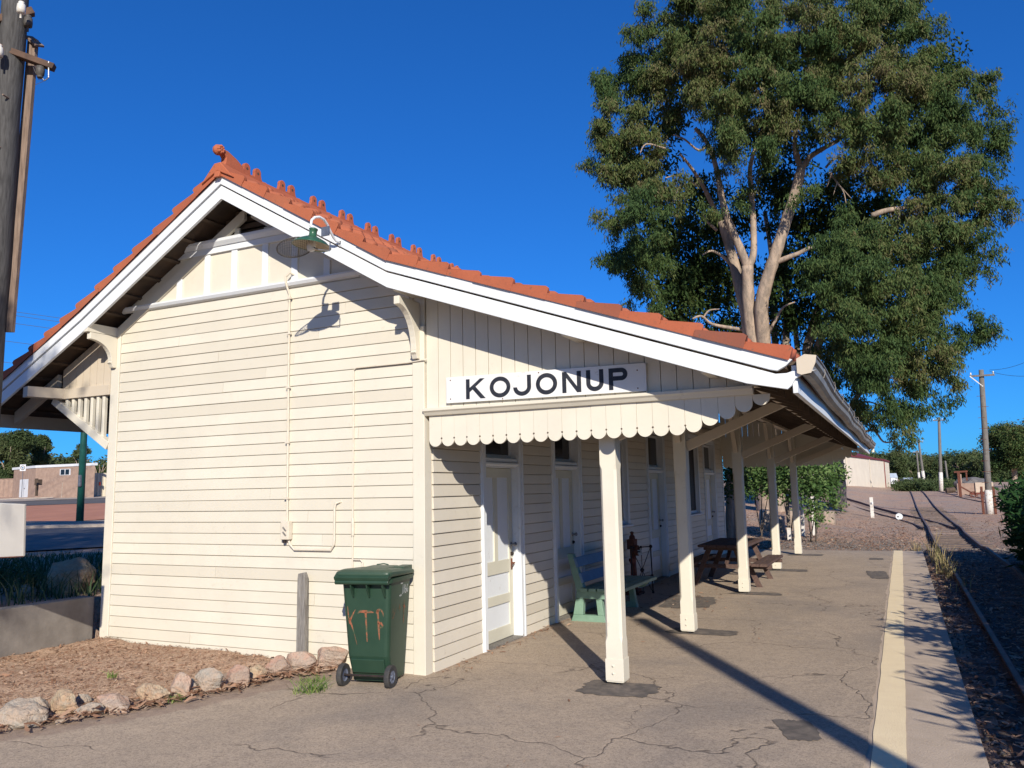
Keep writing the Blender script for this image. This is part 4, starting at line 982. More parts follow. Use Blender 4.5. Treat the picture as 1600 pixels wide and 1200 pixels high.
# =================================================================== ground, platform, track
CFH = np.array([CF[0], CF[1]])/math.hypot(CF[0], CF[1])
def dep(x, y): return (np.asarray(x)-CAM[0])*CFH[0]+(np.asarray(y)-CAM[1])*CFH[1]
def H(x, y):
    x = np.asarray(x, float); y = np.asarray(y, float); d = dep(x, y)
    zl = .50+.013*np.clip(d-9, 0, 26)+.0186*np.clip(d-35, 0, 90)
    zr = -.06-.11*sst(3.9, 4.7, x)-.08*sst(18, 26, y)*(1-sst(3.9, 4.7, x))+.75*sst(45, 92, y)+.40*sst(92, 150, y)
    zr = zr-.16*sst(19.5, 20.5, y)*(1-sst(26.5, 29, y))*sst(4.7, 4.95, x)*(1-sst(6.6, 7.2, x))
    zr = zr+.42*sst(4.2, -1, x)*sst(17, 34, y)
    wl = np.where(y < 15, 0., sst(3, -6, x)*sst(15, 60, y))
    z = zr*(1-wl)+zl*wl
    z = np.where((x < -4.72) & (y < 15), zl, z)
    z = np.where((x < -4.72) & (y >= 15), lerp(zl, z, sst(15, 24, y)), z)
    z = np.where((x > -4.66) & (x < 4.605) & (y < 16.24), -.45, z)
    z = z+.03*(vnoise(x, y, .6, 1)-.5)+.05*(vnoise(x, y, .17, 2)-.5)*np.clip(np.abs(x-5.6)-1.2, 0, 1)
    return z
def axis_lines(lo, hi, step, extra, far):
    a = list(np.arange(lo, hi+1e-6, step)); s_ = step; v = hi
    while v < far: s_ = min(s_*1.25, 250); v += s_; a.append(v)
    s_ = step; v = lo
    while v > -far: s_ = min(s_*1.25, 250); v -= s_; a.append(v)
    return np.array(sorted(set([round(q, 4) for q in a]+extra)))
xs = axis_lines(-13, 14, .3, [-4.655, -4.73, 4.60, 4.612], 3200); ys = axis_lines(-9, 46, .35, [16.235, 16.26], 3200)
GX, GY = np.meshgrid(xs, ys); GZ = H(GX, GY); nx, ny = len(xs), len(ys)
idx = np.arange(nx*ny).reshape(ny, nx)
Q = np.stack([idx[:-1, :-1], idx[:-1, 1:], idx[1:, 1:], idx[1:, :-1]], -1).reshape(-1, 4)
tag(npmesh('ground', np.stack([GX, GY, GZ], -1).reshape(-1, 3), Q, 'ground', smooth=True), 'brown leaf littered earth around the station', 'ground', kind='structure')
def hz(x, y, o=0.): return float(H(x, y))+o
def sheet(name, pts, m, z=None, off=.02, n=40, mm=6, label=None, cat='ground'):
    """draped strip between two polylines given as pairs of end points ((a0,a1),(b0,b1))"""
    (a0, a1), (b0, b1) = pts; V = []; 
    for i in range(n+1):
        for j in range(mm+1):
            p = lerp(lerp(np.array(a0), np.array(a1), i/n), lerp(np.array(b0), np.array(b1), i/n), j/mm)
            V.append((p[0], p[1], (hz(p[0], p[1])+off) if z is None else z))
    k = np.arange((n+1)*(mm+1)).reshape(n+1, mm+1); Q = np.stack([k[:-1, :-1], k[1:, :-1], k[1:, 1:], k[:-1, 1:]], -1).reshape(-1, 4)
    return tag(npmesh(name, np.array(V), Q, m, smooth=True), label, cat, kind='structure')

# platform: worn bitumen slab with a concrete coping and a painted line
def platz(x, y): return (.010*(vnoise(x, y, .7, 5)-.5)+.004*(vnoise(x, y, 2.3, 6)-.5))*(1-sst(3.3, 3.75, x))+.007
STONE_LINE = [(-.9, .1), (-1.15, -.35), (-1.42, -.95), (-1.62, -1.6), (-1.95, -2.3), (-2.5, -3.3), (-4.2, -6.0)]
def line_dist(poly, x, y):
    d = np.full(x.shape, 1e9)
    for (x1, y1), (x2, y2) in zip(poly, poly[1:]):
        t = np.clip(((x-x1)*(x2-x1)+(y-y1)*(y2-y1))/((x2-x1)**2+(y2-y1)**2), 0, 1); d = np.minimum(d, np.hypot(x-x1-t*(x2-x1), y-y1-t*(y2-y1)))
    return d
xs = np.arange(-4.64, 3.86, .08); xs = np.append(xs, 3.915); ys = np.arange(-12, 16.301, .10)
GX, GY = np.meshgrid(xs, ys); GZ = platz(GX, GY); nx, ny = len(xs), len(ys); idx = np.arange(nx*ny).reshape(ny, nx); Q = np.stack([idx[:-1, :-1], idx[:-1, 1:], idx[1:, 1:], idx[1:, :-1]], -1).reshape(-1, 4)
GX[:, -1] += .03*(vnoise(ys*0, ys, 1.3, 8)-.5)+.03*(vnoise(ys*0, ys, 5.1, 9)-.5); GY[-1, :] += .22*(vnoise(xs, xs*0, 1.6, 9)-.5)+.08*(vnoise(xs, xs*0, 6, 10)-.5); GZ[-1, :] -= .035
inside_left = (GX < np.interp(GY, [-6, -3.3, -2.3, -1.6, -.95, -.35, .1], [-4.2, -2.5, -1.95, -1.62, -1.42, -1.15, -.9]))
dd_ = line_dist(STONE_LINE, GX, GY); dirt = np.where(inside_left, 1., 1-sst(.15, .75, dd_)); dirt = np.maximum(dirt, .52*(1-sst(.02, .30, GX-.03))*(GX > .0)*(GY > 0)); dirt = np.maximum(dirt, .62*sst(15.4, 16.25, GY))
tag(npmesh('platform', np.stack([GX, GY, GZ], -1).reshape(-1, 3), Q, 'asphalt', dirt.reshape(-1), smooth=True), 'cracked brown bitumen station platform', 'platform', kind='structure')
mb = MB()
for i in range(8):
    y0 = -12+i*3.5375; mb.box((3.78, y0+.0005, -.40), (4.61+rnd.uniform(-.004, .004), y0+3.537, -.0005+rnd.uniform(-.0008, .0008)))
tag(mb.build('platform_edge', 'concrete', bevel=.002), 'concrete coping along the platform edge', 'platform', kind='structure')
V = []; n = 240
for i in range(n+1):
    y = lerp(-12, 16.31, i/n); e1, e2 = float(vnoise(1., y, 3.1, 12))-.5, float(vnoise(5., y, 3.7, 13))-.5; V += [(3.945+.012*e1, y, .0042), (4.150+.010*e2, y, .0040)]
k = np.arange(2*n+2).reshape(-1, 2); tag(npmesh('yellow_line', np.array(V), np.stack([k[:-1, 0], k[:-1, 1], k[1:, 1], k[1:, 0]], -1), 'yellow'), 'faded yellow safety line painted along the coping', 'road marking', kind='structure')
# bitumen patches
def patch(cx, cy, w, d, seed, rz=0., z=.012):
    r_ = random.Random(seed); n = 44; pts = []
    for i in range(n):
        a = 2*PI*i/n; c_, s_ = math.cos(a), math.sin(a); k_ = 1/max(abs(c_), abs(s_))**.82
        q_ = k_*(1+r_.uniform(-.08, .08)+.06*math.sin(3*a+seed)+.0*math.sin(5*a+2*seed)); x, y = c_*q_*w/2, s_*q_*d/2; X_, Y_ = cx+x*math.cos(rz)-y*math.sin(rz), cy+x*math.sin(rz)+y*math.cos(rz); pts.append((X_, Y_, float(platz(X_, Y_))+.004))
    o = MB().add(pts, [tuple(range(n))]).build('asphalt_patch', 'patch'); tag(o, 'dark bitumen repair patch round a verandah post foot', 'patch', kind='structure')
for i, (cx, cy, w, d, rz) in enumerate([(1.88, .13, .66, .50, .05), (1.95, 3.12, .80, .42, 0), (2.0, 6.86, .80, .34, 0), (2.02, 10.7, .8, .5, 0), (2.0, 14.5, .8, .5, 0), (3.72, 10.2, .35, 1.4, .1), (3.45, -.55, .26, .5, .3), (1.2, 5.6, .75, 1.3, .1), (3.6, 13.7, .3, .5, 0)]):
    patch(cx, cy, w, d, 70+i, rz, .0125+.0004*i)

# mulch bed in front of the gable, dirt verge outside the stones
def bed(name, poly, m, zf, step=.07, label=None):
    pts = np.array(poly); lo = pts.min(0); hi = pts.max(0); xs = np.arange(lo[0], hi[0]+step, step); ys = np.arange(lo[1], hi[1]+step, step)
    GX, GY = np.meshgrid(xs, ys)
    def inside(x, y):
        c_ = np.zeros(x.shape, bool)
        for (x1, y1), (x2, y2) in zip(poly, poly[1:]+poly[:1]):
            c_ ^= ((y1 > y) != (y2 > y)) & (x < (x2-x1)*(y-y1)/(y2-y1+1e-12)+x1)
        return c_
    ins = inside(GX, GY); GZ = zf(GX, GY); nx = len(xs); idx = np.arange(GX.size).reshape(GX.shape)
    ok = ins[:-1, :-1] & ins[:-1, 1:] & ins[1:, 1:] & ins[1:, :-1]
    Q = np.stack([idx[:-1, :-1], idx[:-1, 1:], idx[1:, 1:], idx[1:, :-1]], -1)[ok]
    return tag(npmesh(name, np.stack([GX, GY, GZ], -1).reshape(-1, 3), Q, m, smooth=True), label, 'ground', kind='structure')
BED = [(-4.62, .0), (-1.0, .0), (-1.15, -.12), (-1.35, -.32), (-1.50, -.75), (-1.60, -1.15), (-1.72, -1.55), (-1.85, -1.95), (-2.1, -2.4), (-2.4, -3.0), (-3.0, -4.2), (-4.75, -5.5), (-4.75, -.5)]
def bedz(x, y):
    d = np.minimum(np.clip((-1.2-x)*.8+(y+.3)*.35, 0, 3), 3)
    return .012+.055*sst(0, 1.2, d)+.05*(vnoise(x, y, 1.6, 3)-.5)*sst(0, .5, d)+.035*(vnoise(x, y, 5, 4)-.5)
bed('mulch_bed', BED, 'mulch', bedz, label='bark mulch bed in front of the gable wall')
# retaining wall and raised bed at the left
rw = MB(); rw.prism([(-4.645, -.07), (-4.86, -.07), (-4.86, -8.5), (-4.645, -8.5)], 'z', -.3, .575)
tag(rw.build('retaining_wall', 'retain', bevel=.012), 'low grey concrete retaining wall running from the station corner', 'wall')
tag(rock('boulder', 'rock_tan', at(106, 921, 10.6)+np.array([0, 0, .10]), (.36, .30, .34), 91, .4), 'big brown boulder in the shaded bed above the retaining wall', 'boulder')
tag(rock('boulder', 'rock_grey', at(38, 936, 10.2)+np.array([0, 0, .04]), (.20, .16, .14), 92, .2), 'small grey boulder low in the shaded bed nearer the steel panel', 'boulder')

# left background: car park, kerbs, red paving, paths (lines run across the view at growing distance)
CRH = np.array([CR[0], CR[1]])/math.hypot(CR[0], CR[1])
def dl(d, l): p = np.array([CAM[0], CAM[1]])+CFH*d+CRH*l; return (p[0], p[1])
def band(name, d0, d1, m, off, label, e0=0., e1=0., l0=-1.3, l1=-.34):
    """strip from depth d0 to d1; e = extra depth at the right hand end"""
    return sheet(name, ((dl(d0, d0*l0), dl(d0+e0, (d0+e0)*l1)), (dl(d1, d1*l0), dl(d1+e1, (d1+e1)*l1))), m, off=off, label=label, mm=10)
band('car_park', 14.2, 25.6, 'road', .035, 'shaded bitumen car park', 5.5, 2.5)
band('red_paving', 51, 75, 'red_paving', .03, 'red paved median strip'); band('road', 75.5, 85, 'road', .03, 'far road'); band('path', 85.5, 91.5, 'kerb', .04, 'pale concrete footpath')
def kerbbar(d0, d1, h, e=0.):
    mb = MB(); a, b = dl(d0, -1.3*d0), dl(d0+e, -.36*d0); c_, e_ = dl(d1, -1.3*d1), dl(d1+e, -.36*d1); n = 24; vs = []; fs = []
    for i in range(n+1):
        for (p, q), up in (((a, b), 0), ((a, b), h), ((c_, e_), h), ((c_, e_), 0)):
            x, y = lerp(p[0], q[0], i/n), lerp(p[1], q[1], i/n); vs.append((x, y, hz(x, y)+up+(0 if up else -.1)))
    for i in range(n):
        for k in range(3): fs.append((i*4+k, i*4+k+1, i*4+k+5, i*4+k+4))
    mb.add(vs, fs); return mb
tag(kerbbar(25.8, 26.3, .12, 2.5).build('kerb', 'kerb'), 'kerb at the far side of the car park', 'kerb', kind='structure')
tag(kerbbar(42.5, 46.5, .28).build('kerb', 'kerb'), 'broad pale kerb in front of the red paving', 'kerb', kind='structure')
tag(kerbbar(91.5, 91.8, .12).build('kerb', 'kerb'), 'kerb below the brick block', 'kerb', kind='structure')

# railway
def rail_path(name, label, pts, group, sleepers=0, smax=0, sink=0.):
    t = thing(name, label, 'railway track', (pts[0][0], pts[0][1], 0), 0., group); o = Vector(t.location)
    P = [Vector((x, y, hz(x, y))) for x, y in pts]
    # resample
    R_ = []; 
    for a, b in zip(P, P[1:]):
        n = max(1, int((b-a).length/1.2))
        for i in range(n): q = a.lerp(b, i/n); R_.append(Vector((q.x, q.y, 0)))
    R_.append(P[-1]); zs = [hz(q.x, q.y) for q in R_]
    zs = [max(z, zz) for z, zz in zip(zs, np.convolve(np.pad(zs, 6, mode='edge'), np.ones(13)/13, 'valid'))]
    RAILP = [(-.062, 0), (-.062, .014), (-.010, .03), (-.010, .085), (-.032, .095), (-.032, .122), (.032, .122), (.032, .095), (.010, .085), (.010, .03), (.062, .014), (.062, 0)]
    for s_ in (-.5665, .5665):
        vs = []; fs = []; k = len(RAILP)
        for i, q in enumerate(R_):
            tg = (R_[min(i+1, len(R_)-1)]-R_[max(i-1, 0)]); tg = Vector((tg.x, tg.y, 0)).normalized(); nr = Vector((tg.y, -tg.x, 0))
            c_ = q+nr*s_
            for u, h in RAILP: vs.append(c_+nr*u+Vector((0, 0, zs[i]-sink-.05*float(sst(29, 34, q.y))+h))-o)
        for i in range(len(R_)-1):
            for j in range(k): fs.append((i*k+j, i*k+(j+1) % k, (i+1)*k+(j+1) % k, (i+1)*k+j))
        ro = MB().add(vs, fs).build('rail', 'rail_rust', t)
        vs = []; fs = []
        for i, q in enumerate(R_):
            tg = (R_[min(i+1, len(R_)-1)]-R_[max(i-1, 0)]); tg = Vector((tg.x, tg.y, 0)).normalized(); nr = Vector((tg.y, -tg.x, 0)); c_ = q+nr*s_
            for u in (-.024, .024): vs.append(c_+nr*u+Vector((0, 0, zs[i]-sink-.05*float(sst(29, 34, q.y))+.1235))-o)
        for i in range(len(R_)-1): fs.append((i*2, i*2+1, i*2+3, i*2+2))
        MB().add(vs, fs).build('rail_head', 'rail_top', ro)
    L_ = 0.; i = 0; n = 0; yy_ = [q.y for q in R_]; sz_ = lambda y: float(np.interp(y, yy_, zs))
    for a, b in zip(R_, R_[1:]):
        seg = (b-a).length; 
        while L_ < seg and n < smax:
            q = a.lerp(b, L_/seg); tg = Vector((b.x-a.x, b.y-a.y, 0)).normalized(); nr = Vector((tg.y, -tg.x, 0)); j = rnd.uniform(-.08, .08)
            q = Vector((q.x, q.y, sz_(q.y)-.045+rnd.uniform(-.012, .02)))-o
            MB().beam(q+nr*(-1.0+j), q+nr*(1.0+j), .23, .10).build('sleeper', 'sleeper', t, bevel=.012); n += 1; L_ += sleepers
        L_ -= seg
    return t
TG = 'rusty railway tracks beyond the platform'
rail_path('railway_track', 'rusty single track running straight past the platform edge', [(5.648, -9), (5.648, 30), (5.648, 120), (5.6, 210)], TG, .68, 98)
rail_path('railway_track', 'overgrown siding curving away left towards the steel shed', [(5.45, 29.5), (5.15, 34), (4.35, 40), (3.0, 47), (1.1, 54), (-1.6, 62), (-5.5, 71), (-10, 80)], TG, sink=.02)
rail_path('railway_track', 'half buried siding right of the main track behind the nearest telegraph pole', [(17, 39), (13.3, 48), (10.9, 58), (9.4, 70), (8.6, 84), (8.4, 105)], TG, sink=.02)
# ballast sheet under the near track
sheet('ballast_bed', (((4.60, -9), (4.60, 19.2)), ((8.5, -9), (8.5, 19.2))), 'ballast', off=.012, n=120, mm=18, label='stony ballast under the track')

# loose bark and leaf litter: flat curled strips
def litter(name, n, fn, L=(.03, .12), seed=1, zoff=.006, label='fallen bark and dry leaves'):
    r = np.random.default_rng(seed); x, y = fn(r, n); n = len(x)
    l = r.uniform(L[0], L[1], n)*.5; w = l*r.uniform(.12, .34, n); a = r.uniform(0, 2*np.pi, n); ti = r.normal(0, .22, n); ro = r.normal(0, .35, n); cu = r.uniform(-.2, .35, n)*l
    ca, sa = np.cos(a), np.sin(a); z = zoff(x, y) if callable(zoff) else H(x, y)+zoff
    V = np.empty((n, 6, 3))
    for j, (u, v) in enumerate(((-1, -.6), (0, -1), (1, -.3), (1, .3), (0, 1), (-1, .6))):
        lx, ly = u*l, v*w; V[:, j, 0] = x+lx*ca-ly*sa; V[:, j, 1] = y+lx*sa+ly*ca; V[:, j, 2] = z+np.abs(ti)*l*.8+lx*ti*.8+ly*ro*.8+(cu if u == 0 else 0)+.003
    F_ = np.arange(n*6).reshape(n, 6); Q = np.concatenate([F_[:, [0, 1, 4, 5]], F_[:, [1, 2, 3, 4]]])
    return tag(npmesh(name, V.reshape(-1, 3), Q, 'leaf_dry', np.repeat(r.uniform(0, 1, n)**1.1, 6)), label, 'leaf litter', kind='stuff')
def in_poly(poly, x, y):
    c_ = np.zeros(x.shape, bool)
    for (x1, y1), (x2, y2) in zip(poly, poly[1:]+poly[:1]): c_ ^= ((y1 > y) != (y2 > y)) & (x < (x2-x1)*(y-y1)/(y2-y1+1e-12)+x1)
    return c_
def f_bed(r, n):
    x = r.uniform(-4.7, -1.0, n); y = r.uniform(-4, 0, n); k = in_poly(BED, x, y); return x[k], y[k]
litter('leaf_litter', 700, f_bed, (.03, .10), 12, lambda x, y: bedz(x, y)+.004, 'larger bark strips over the mulch bed')
litter('leaf_litter', 22000, f_bed, (.009, .045), 2, lambda x, y: bedz(x, y)+.002, 'bark chips and dry leaves over the mulch bed')
def f_edge(r, n):
    t = r.uniform(0, 1, n); pts = np.array(BED[2:10]); k = np.minimum((t*(len(pts)-1)).astype(int), len(pts)-2); f = t*(len(pts)-1)-k
    p = pts[k]*(1-f[:, None])+pts[k+1]*f[:, None]; return p[:, 0]+r.normal(.16, .09, n), p[:, 1]+r.normal(-.06, .10, n)
litter('leaf_litter', 900, f_edge, (.03, .14), 3, lambda x, y: x*0+.03, 'strips of bark fallen outside the border stones')
litter('leaf_litter', 9000, lambda r, n: (4.66+np.abs(r.normal(0, 1.1, n)), r.uniform(-4, 19, n)), (.02, .12), 4, .02, 'dry leaves and bark lying on the ballast')
def f_bank(r, n):
    y = 16.6+r.exponential(9, n); x = r.uniform(-9, 4.4, n); return x, y
litter('leaf_litter', 20000, f_bank, (.03, .13), 5, .01, 'fallen leaves on the bank beyond the platform')
litter('leaf_litter', 7000, lambda r, n: (r.uniform(4, 14, n), 19+r.exponential(14, n)), (.04, .15), 6, .01, 'leaves scattered beyond the track')
litter('leaf_litter', 320, lambda r, n: (np.abs(r.normal(.10, .10, n))+.03, r.uniform(.1, 8, n)), (.02, .08), 7, lambda x, y: x*0+.012, 'leaves blown against the foot of the wall')
litter('leaf_litter', 150, lambda r, n: (r.uniform(.3, 3.9, n), r.uniform(-3, 16, n)), (.015, .06), 8, lambda x, y: x*0+.012, 'odd leaves on the platform')
litter('leaf_litter', 260, lambda r, n: (r.normal(1.2, .4, n), r.normal(5.6, .9, n)), (.015, .07), 9, lambda x, y: x*0+.016, 'leaves gathered by the bench')
# ballast stones
def stones(n, fn, s, seed, name, label):
    r = np.random.default_rng(seed); x, y = fn(r, n); n = len(x); sz = r.uniform(*s, n)
    dirs = np.array([(1, 0, 0), (-1, 0, 0), (0, 1, 0), (0, -1, 0), (0, 0, 1), (0, 0, -1)], float)
    V = dirs[None]*sz[:, None, None]*r.uniform(.6, 1.2, (n, 6, 1)); a = r.uniform(0, 6.28, n); c_, s_ = np.cos(a)[:, None], np.sin(a)[:, None]
    X = V[..., 0]*c_-V[..., 1]*s_; Y = V[..., 0]*s_+V[..., 1]*c_; V = np.stack([X+x[:, None], Y+y[:, None], V[..., 2]*.8+(H(x, y)+.012)[:, None]], -1)
    T = np.array([(0, 2, 4), (2, 1, 4), (1, 3, 4), (3, 0, 4), (2, 0, 5), (1, 2, 5), (3, 1, 5), (0, 3, 5)])
    Fq = (np.arange(n)[:, None, None]*6+T[None]).reshape(-1, 3)
    tag(npmesh(name, V.reshape(-1, 3), Fq, 'stone'), label, 'gravel', kind='stuff')
stones(9000, lambda r, n: (r.uniform(4.65, 8.0, n), r.uniform(-4, 20, n)), (.012, .035), 21, 'gravel', 'loose grey ballast stones between the rails')
stones(9000, lambda r, n: (r.uniform(-2, 9, n), 16.4+r.exponential(3.5, n)), (.012, .035), 22, 'gravel', 'grey gravel just past the platform end')
# =================================================================== vegetation
def leaf_cloud(cent, spread, per, L, Wd, rng, droop=.75, tint=None, tjit=.18, flat=1.):
    """drooping leaf blades round each cluster centre -> vertices, quads, tints"""
    cent = np.asarray(cent, float); n = len(cent)*per; c_ = np.repeat(cent, per, 0)
    sp = np.repeat(np.broadcast_to(np.asarray(spread, float), (len(cent),)), per)[:, None]
    p = c_+rng.normal(0, 1, (n, 3))*sp*np.array([1, 1, flat])
    d = rng.normal(0, 1, (n, 3)); d[:, 2] = d[:, 2]*.6-droop*1.6; d /= np.linalg.norm(d, axis=1)[:, None]
    r = rng.normal(0, 1, (n, 3)); s_ = np.cross(d, r); s_ /= np.linalg.norm(s_, axis=1)[:, None]+1e-9
    l = rng.uniform(.65, 1.25, n)[:, None]*L; w = rng.uniform(.7, 1.2, n)[:, None]*Wd*.5
    V = np.stack([p, p+d*l*.45+s_*w, p+d*l, p+d*l*.45-s_*w], 1)
    t = np.repeat(rng.uniform(0, 1, len(cent)) if tint is None else np.asarray(tint), per)+rng.normal(0, tjit, n)
    return V.reshape(-1, 3), np.arange(n*4).reshape(n, 4), np.repeat(np.clip(t, 0, 1), 4)
def lobe_points(c_, r, n, rng, inner=.35):
    d = rng.normal(0, 1, (n, 3)); d /= np.linalg.norm(d, axis=1)[:, None]
    # lumpy shell
    k = rng.normal(0, 1, (4, 3)); lump = 1+.13*np.sin(d@k[0]*2.5+k[1, 0])+.13*np.sin(d@k[1]*3.2+k[2, 1])
    rad = np.where(rng.uniform(0, 1, n) < .72, rng.uniform(.78, 1.05, n), rng.uniform(inner, .8, n))*lump
    return np.asarray(c_)[None]+d*rad[:, None]*np.asarray(r)[None]
def crown(name, lobes, m, parent, rng, cl=60, per=18, spread=.26, L=.20, Wd=.05, droop=.75, toplight=.25, clump=0, clr=1.):
    Vs, Fs, Ts = [], [], []; o = 0; org = np.array(parent.location) if parent is not None else np.zeros(3)
    zt = max(l[0][2] for l in lobes); zb = min(l[0][2] for l in lobes)
    for c_, r in lobes:
        r3 = (r, r, r*.9) if isinstance(r, (int, float)) else r; k = max(6, int(cl*(r3[0]*r3[1])/1.0))
        m_ = max(5, int(clump*(r3[0]*r3[1])**.75)) if clump else 0
        if clump:
            SCn = lobe_points(c_, r3, m_, rng, .3); P = SCn[rng.integers(0, m_, k)]+rng.normal(0, 1, (k, 3))*np.array([.30, .30, .22])*clr
        else: P = lobe_points(c_, r3, k, rng)
        base = rng.uniform(.1, .75)+toplight*((c_[2]-zb)/(zt-zb+1e-6)-.5)  # higher lobes get lighter leaves: top light put into the tint
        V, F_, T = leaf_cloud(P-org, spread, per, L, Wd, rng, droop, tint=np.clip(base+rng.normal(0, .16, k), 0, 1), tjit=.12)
        Vs.append(V); Fs.append(F_+o); Ts.append(T); o += len(V)
    return npmesh(name, np.concatenate(Vs), np.concatenate(Fs), m, np.concatenate(Ts), parent)
def limb(mb, pts, r0, r1, org, seg=8, wob=.0):
    P = [Vector(p)-Vector(org) for p in pts]; out = []
    for i in range(len(P)-1):
        for k in range(4):
            t = k/4; a = P[max(i-1, 0)]; b = P[i]; c_ = P[i+1]; d = P[min(i+2, len(P)-1)]
            q = .5*((2*b)+(c_-a)*t+(2*a-5*b+4*c_-d)*t*t+(3*b-a-3*c_+d)*t**3); out.append(q)
    out.append(P[-1]); n = len(out); rr = [lerp(r0, r1, i/(n-1))*(1+rnd.uniform(-.05, .05)) for i in range(n)]
    mb.tube(out, rr, seg); return mb
GN = np.random.default_rng(5)
# ---- the big gum
gb = at(1208, 800, 40)
gum = thing('gum_tree', 'tall spreading gum with two pale forking trunks behind the station roof', 'tree', (gb[0], gb[1], hz(gb[0], gb[1])))
def A(px, py, d=40): return at(px, py, d)
def limbs(parent, specs, name='trunk', m='bark_pale', seg=10):
    for pts, r0, r1 in specs: limb(MB_, pts, r0, r1, parent.location, seg)
MB_ = MB()
limbs(gum, [
    ([A(1208, 812), A(1200, 740), A(1192, 650), A(1184, 600)], .78, .50),
    ([A(1190, 650), A(1178, 580), A(1171, 530), A(1166, 490), A(1156, 450, 40.3), A(1148, 415, 40.6), A(1138, 380, 41), A(1128, 345, 41)], .36, .22),
    ([A(1180, 560, 39.8), A(1172, 500, 39.5), A(1169, 460, 39.4), A(1168, 415, 39.3)], .33, .27),
    ([A(1168, 418, 39.3), A(1158, 392, 39.2), A(1144, 360, 39.1), A(1133, 330, 39), A(1126, 300, 39), A(1119, 262, 39), A(1106, 225, 39), A(1086, 200, 39)], .22, .09),
    ([A(1168, 418, 39.3), A(1177, 398, 39.4), A(1177, 350, 39.8), A(1174, 300, 40), A(1172, 262, 40), A(1182, 225, 40)], .19, .09),
    ([A(1200, 640), A(1195, 560, 39.6), A(1191, 510, 39.2), A(1190, 475, 39), A(1198, 440, 38.8), A(1209, 405, 38.6), A(1222, 365, 38.5), A(1233, 330, 38.4), A(1246, 288, 38.3), A(1252, 262, 38.2)], .38, .21),
    ([A(1252, 265, 38.2), A(1243, 235, 38.4), A(1243, 205, 38.6), A(1250, 170, 39)], .15, .07),
    ([A(1252, 265, 38.2), A(1266, 245, 38.2), A(1290, 230, 38.1), A(1315, 215, 38), A(1340, 185, 38)], .15, .06),
    ([A(1212, 410, 38.6), A(1232, 402, 38.3), A(1250, 395, 38.1), A(1266, 387, 37.9), A(1286, 385, 37.8)], .14, .07),
    ([A(1202, 518, 39.3), A(1212, 500, 39.1), A(1224, 480, 38.9), A(1242, 472, 38.8)], .09, .03),
    ([A(1144, 415, 40.6), A(1128, 400, 40.4), A(1112, 392, 40.2), A(1098, 398, 40)], .10, .03),
    ([A(1126, 345, 41), A(1112, 318, 40.5), A(1098, 290, 40), A(1080, 262, 39.5), A(1062, 240, 39)], .14, .05),
    ([A(1106, 225, 39), A(1092, 235, 38.8), A(1070, 218, 38.6), A(1052, 210, 38.5)], .07, .03),
    ([A(1090, 290, 39.8), A(1060, 275, 39.4), A(1040, 278, 39)], .06, .025),
    ([A(1120, 360, 40), A(1104, 345, 39.8), A(1098, 332, 39.6)], .08, .03),
    ([A(1168, 516, 40.2), A(1140, 512, 40), A(1112, 506, 39.8), A(1096, 494, 39.5), A(1082, 498, 39.3)], .10, .04),
    ([A(1100, 495, 39.6), A(1108, 485, 39.5), A(1124, 483, 39.3)], .05, .025),
], seg=12)
MB_.build('trunk', 'bark_pale', gum, smooth=True)
for spec in [
    ([A(1362, 337, 37.4), A(1385, 329, 37.2), A(1410, 325, 37.1), A(1432, 318, 37), A(1450, 309, 37)], .14, .07),
    ([A(1400, 327, 37.1), A(1405, 335, 37), A(1402, 345, 37)], .05, .02), ([A(1405, 330, 37.1), A(1412, 338, 37)], .04, .015),
    ([A(1290, 262, 37.4), A(1304, 248, 37.3), A(1322, 248, 37.2)], .06, .03),
    ([A(1296, 270, 37.2), A(1308, 285, 37), A(1318, 300, 37), A(1322, 318, 37)], .05, .015),
    ([A(1308, 285, 37), A(1302, 305, 37)], .03, .01), ([A(1314, 292, 37), A(1330, 310, 37)], .025, .01), ([A(1300, 270, 37.2), A(1292, 292, 37)], .05, .02),
    ([A(1425, 245, 37), A(1440, 240, 36.9), A(1452, 246, 36.9)], .05, .02), ([A(1040, 325, 37), A(1055, 310, 37), A(1058, 298, 37)], .05, .02),
    ([A(1040, 232, 37.2), A(1010, 225, 37), A(1000, 240, 37)], .05, .02), ([A(1395, 205, 37), A(1412, 200, 37)], .05, .03),
]:
    MB_ = MB(); limbs(gum, [spec], seg=6); MB_.build('dead_branch', 'bark_pale', gum, smooth=True)
